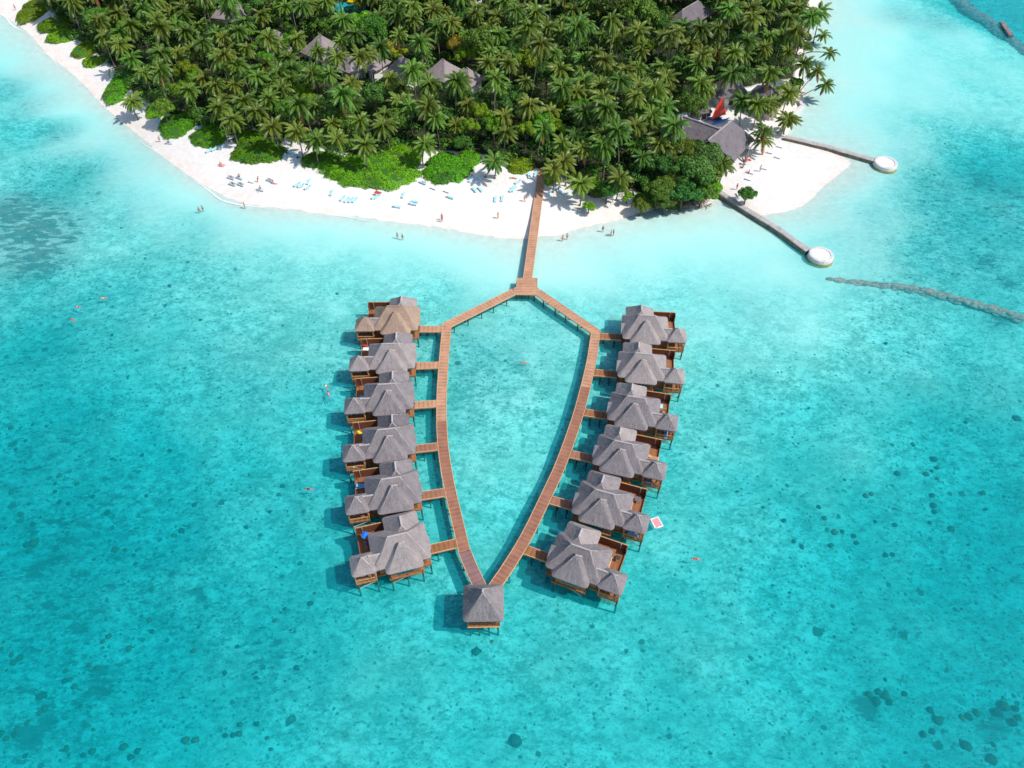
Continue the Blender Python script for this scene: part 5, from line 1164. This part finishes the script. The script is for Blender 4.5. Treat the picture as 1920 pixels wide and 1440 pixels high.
def lean_palm(k, crown_px, base_px, lab, h):
    b = beach(*base_px); c = gp(*crown_px, h); v = c - b; L = (2.98, 4.96, 4.57)[k]; rz = math.atan2(v.y, v.x); s = math.hypot(v.x, v.y) / L; hh = (6.5, 8.5, 4.2)[k]
    me_t, me_c = palm_lean[k][0], palm_lean[k][1]
    r = empty('palm_tree', b, rz); tag(r, lab, 'palm tree'); t = link_mesh('trunk', me_t, r); t.scale = (s, 1.0, (v.z) / hh)
    cr = link_mesh('crown', me_c, r); cr.location = (v.xy.length - L, 0, v.z - hh); placed.append((b.x, b.y))
lean_palm(1, (1531, 133), (1488, 196), 'upper of two long leaning palms over the eastern water', 6.5)
lean_palm(1, (1548, 158), (1494, 192), 'lower of two long leaning palms over the eastern water', 5.0)
lean_palm(2, (1558, 98), (1504, 104), 'palm with a low curved trunk far out over the eastern water', 3.5)
lean_palm(2, (1546, 65), (1520, 75), 'small palm leaning out over the eastern shallows', 3.2)
lean_palm(0, (1430, 245), (1397, 303), 'curved palm leaning over the sand spit by the hall corner', 7.0)
lean_palm(0, (1428, 262), (1399, 302), 'lower crowned palm beside the curved one at the hall corner', 5.0)

# broadleaf trees standing between the palms, lower than their crowns
for q in range(70):
    a, b_ = random.uniform(120, 1500), random.uniform(-20, 330); kd = random.choice(['dark', 'mid', 'mid', 'dark', 'bright']); sc = random.uniform(.8, 1.15); p = gp(a, b_, 5)
    if sdf(fpoly, np.array([[p.x, p.y]]))[0] < 2.5 or any((p.x - x) ** 2 + (p.y - y) ** 2 < (r * .9 + 2.5) ** 2 for x, y, r, _ in blocked) or any(abs(p.x - x) < r and 0 < y - p.y < r + 4 for x, y, r, _ in blocked): continue
    if any((p.x - x) ** 2 + (p.y - y) ** 2 < 9 for x, y, _ in tl): continue
    kn = {'dark': 'dark green', 'mid': 'mid green', 'bright': 'bright green'}[kd]; pr = random.choice(T[kd])
    place_tree('broadleaf_tree', pr, (p.x, p.y, 1.2), random.uniform(0, 6.28), sc, kn + ' broadleaf tree showing between the palm crowns', 'tree', kn + ' broadleaf trees among the palms', 1.25); tl.append((p.x, p.y, 1.2))
# the forest itself
cand = []
xs0, xs1 = fpoly[:, 0].min(), fpoly[:, 0].max()
def vis(x, y, z):
    cz = (y * math.sin(AL) + (H - z) * math.cos(AL)); u = 960 + F * x / cz; yy = y * math.cos(AL) - (H - z) * math.sin(AL); v = 720 - F * yy / cz
    return u, v
tries = rng.uniform((-190, 140), (130, 262), (14000, 2)); fs_ = sdf(fpoly, tries)
forest = []
def hides(x, y, z, k=1.0):
    u, v = vis(x, y, z); return any(((u - a) / (rx * k)) ** 2 + ((v - b) / (ry * k)) ** 2 < 1 for a, b, rx, ry in clear_px)
for (x, y), f in zip(tries, fs_):
    if f < 1.2: continue
    u, v = vis(x, y, 9)
    if u < -50 or u > 1600 or v < -75: continue
    if hides(x, y, 8.5): continue
    if any((x - a) ** 2 + (y - b) ** 2 < (4.2 ** 2) for a, b in placed): continue
    if any((x - a) ** 2 + (y - b) ** 2 < (r + 1.6 if b > y else r * .7) ** 2 for a, b, r in tl): continue
    bad = False
    for a, b, r, rest in blocked:
        if (x - a) ** 2 + (y - b) ** 2 < r ** 2 or (abs(x - a) < r * .75 and 0 < b - y < r + 5.0): bad = True; break
    if bad: continue
    if any((x - a) ** 2 + (y - b) ** 2 < 4.1 ** 2 for a, b in forest): continue
    forest.append((x, y)); placed.append((x, y))
print('forest palms', len(forest), 'trees', len(tl))
forest.sort(key=lambda q: q[1]); edge_d = sdf(fpoly, np.array(forest))
for i, (x, y) in enumerate(forest[:258]):
    e = edge_d[i]; k = random.choice((0, 1, 2, 3)) if e < 10 else random.choice((1, 2, 3, 4, 5, 6, 7))
    put_palm(palms[k], (x, y, 1.2), random.uniform(0, 6.28), random.uniform(.70, 1.02), 'green coconut palm in the dense island forest', 'coconut palms of the island forest', szs=random.uniform(.95, 1.25))
rest_ = forest[258:]
# beyond the three hundred: one mass of farther palm crowns
def merge_copies(name, me, places, label, cat):
    co = np.empty(len(me.vertices) * 3); me.vertices.foreach_get('co', co); co = co.reshape(-1, 3); mi = np.empty(len(me.polygons), int); me.polygons.foreach_get('material_index', mi)
    A = []; MI = []
    for x, y, z, rz, s in places:
        c, sn = math.cos(rz), math.sin(rz); q = co * s; A.append(np.stack([q[:, 0] * c - q[:, 1] * sn + x, q[:, 0] * sn + q[:, 1] * c + y, q[:, 2] + z], 1)); MI.append(mi)
    o = link_mesh(name, np_mesh(name, np.concatenate(A), 4, list(me.materials), np.concatenate(MI))); return tag(o, label, cat, kind='stuff')
if rest_: merge_copies('far_palm_canopy', palms[3][1], [(x, y, .2 + random.uniform(-1.5, 1), random.uniform(0, 6.28), random.uniform(.9, 1.1)) for x, y in rest_], 'mass of palm crowns at the far side of the forest', 'palm forest')
# undergrowth: low leafy cover between the trunks
up_ = rng.uniform((-190, 140), (130, 275), (6400, 2)); f = sdf(fpoly, up_); up_ = up_[f > -.6]
keep = [not any((x - a) ** 2 + (y - b) ** 2 < (r * .8) ** 2 for a, b, r, _ in blocked) for x, y in up_]; up_ = up_[np.array(keep)]
bl = []
for x, y in up_[:4200]: bl.append((x, y, 1.3 + random.uniform(0, 2.6), random.uniform(.8, 1.8)))
P, D = crown_pts(bl, 170000, .3)
o = link_mesh('undergrowth', np_mesh('undergrowth', leaves(P, D + np.array([0, 0, .3]), .27), 4, [M['leaf_dark'], M['leaf_mid']], (np.sin(P[:, 0] * .23 + 2) * np.cos(P[:, 1] * .31) + rng.normal(0, .35, len(P)) > .1).astype(int)))
tag(o, 'dark leafy undergrowth between the palm trunks', 'undergrowth', kind='stuff')

# the forest runs on beyond the part the photograph shows
q_ = rng.uniform((-230, 262), (150, 372), (1500, 2)); q_ = q_[sdf(fpoly, q_) > 1.5]
P2, D2 = crown_pts([(x, y, random.uniform(4, 8.5), random.uniform(1.6, 3.4)) for x, y in q_], 70000, .4)
o = link_mesh('far_forest', np_mesh('far_forest', leaves(P2, D2 + np.array([0, 0, .3]), .6), 4, [M['leaf_dark'], M['leaf_mid']], (rng.random(len(P2)) < .4).astype(int)))
tag(o, 'dark green forest canopy continuing behind the palms', 'forest', kind='stuff')

# bare roots and fallen branches at the water's edge
def driftwood(px, py, n, spread, label, rl=1.6):
    p = beach(px, py); mb = MB()
    for _ in range(n):
        a = random.uniform(0, 6.28); q = Vector((random.uniform(-spread, spread), random.uniform(-spread * .5, spread * .5), random.uniform(.1, .6))); d = Vector((math.cos(a), math.sin(a), random.uniform(-.2, .5))) * random.uniform(.5, 1) * rl
        mb.tube([q, q + d * .5 + Vector((0, 0, .15)), q + d], [.07, .05, .015], 5)
    o = mb.build('driftwood', M['twig']); o.location = p; tag(o, label, 'driftwood')
driftwood(1303, 381, 150, 3.6, 'tangle of grey brown bare roots at the water edge below the broadleaf clump', 1.7)
driftwood(1268, 392, 10, 1.0, 'bleached dead branch reaching into the water', 2.4)
driftwood(1180, 368, 14, 2.0, 'fallen grey branches on the sand below the pale trunked palm', 2.2)
driftwood(1150, 374, 10, 2.5, 'grey sticks at the beach edge right of the lime green bush', 1.6)
driftwood(1462, 195, 26, 2.0, 'pile of dark wood beside the eastern pavilion', 1.6)
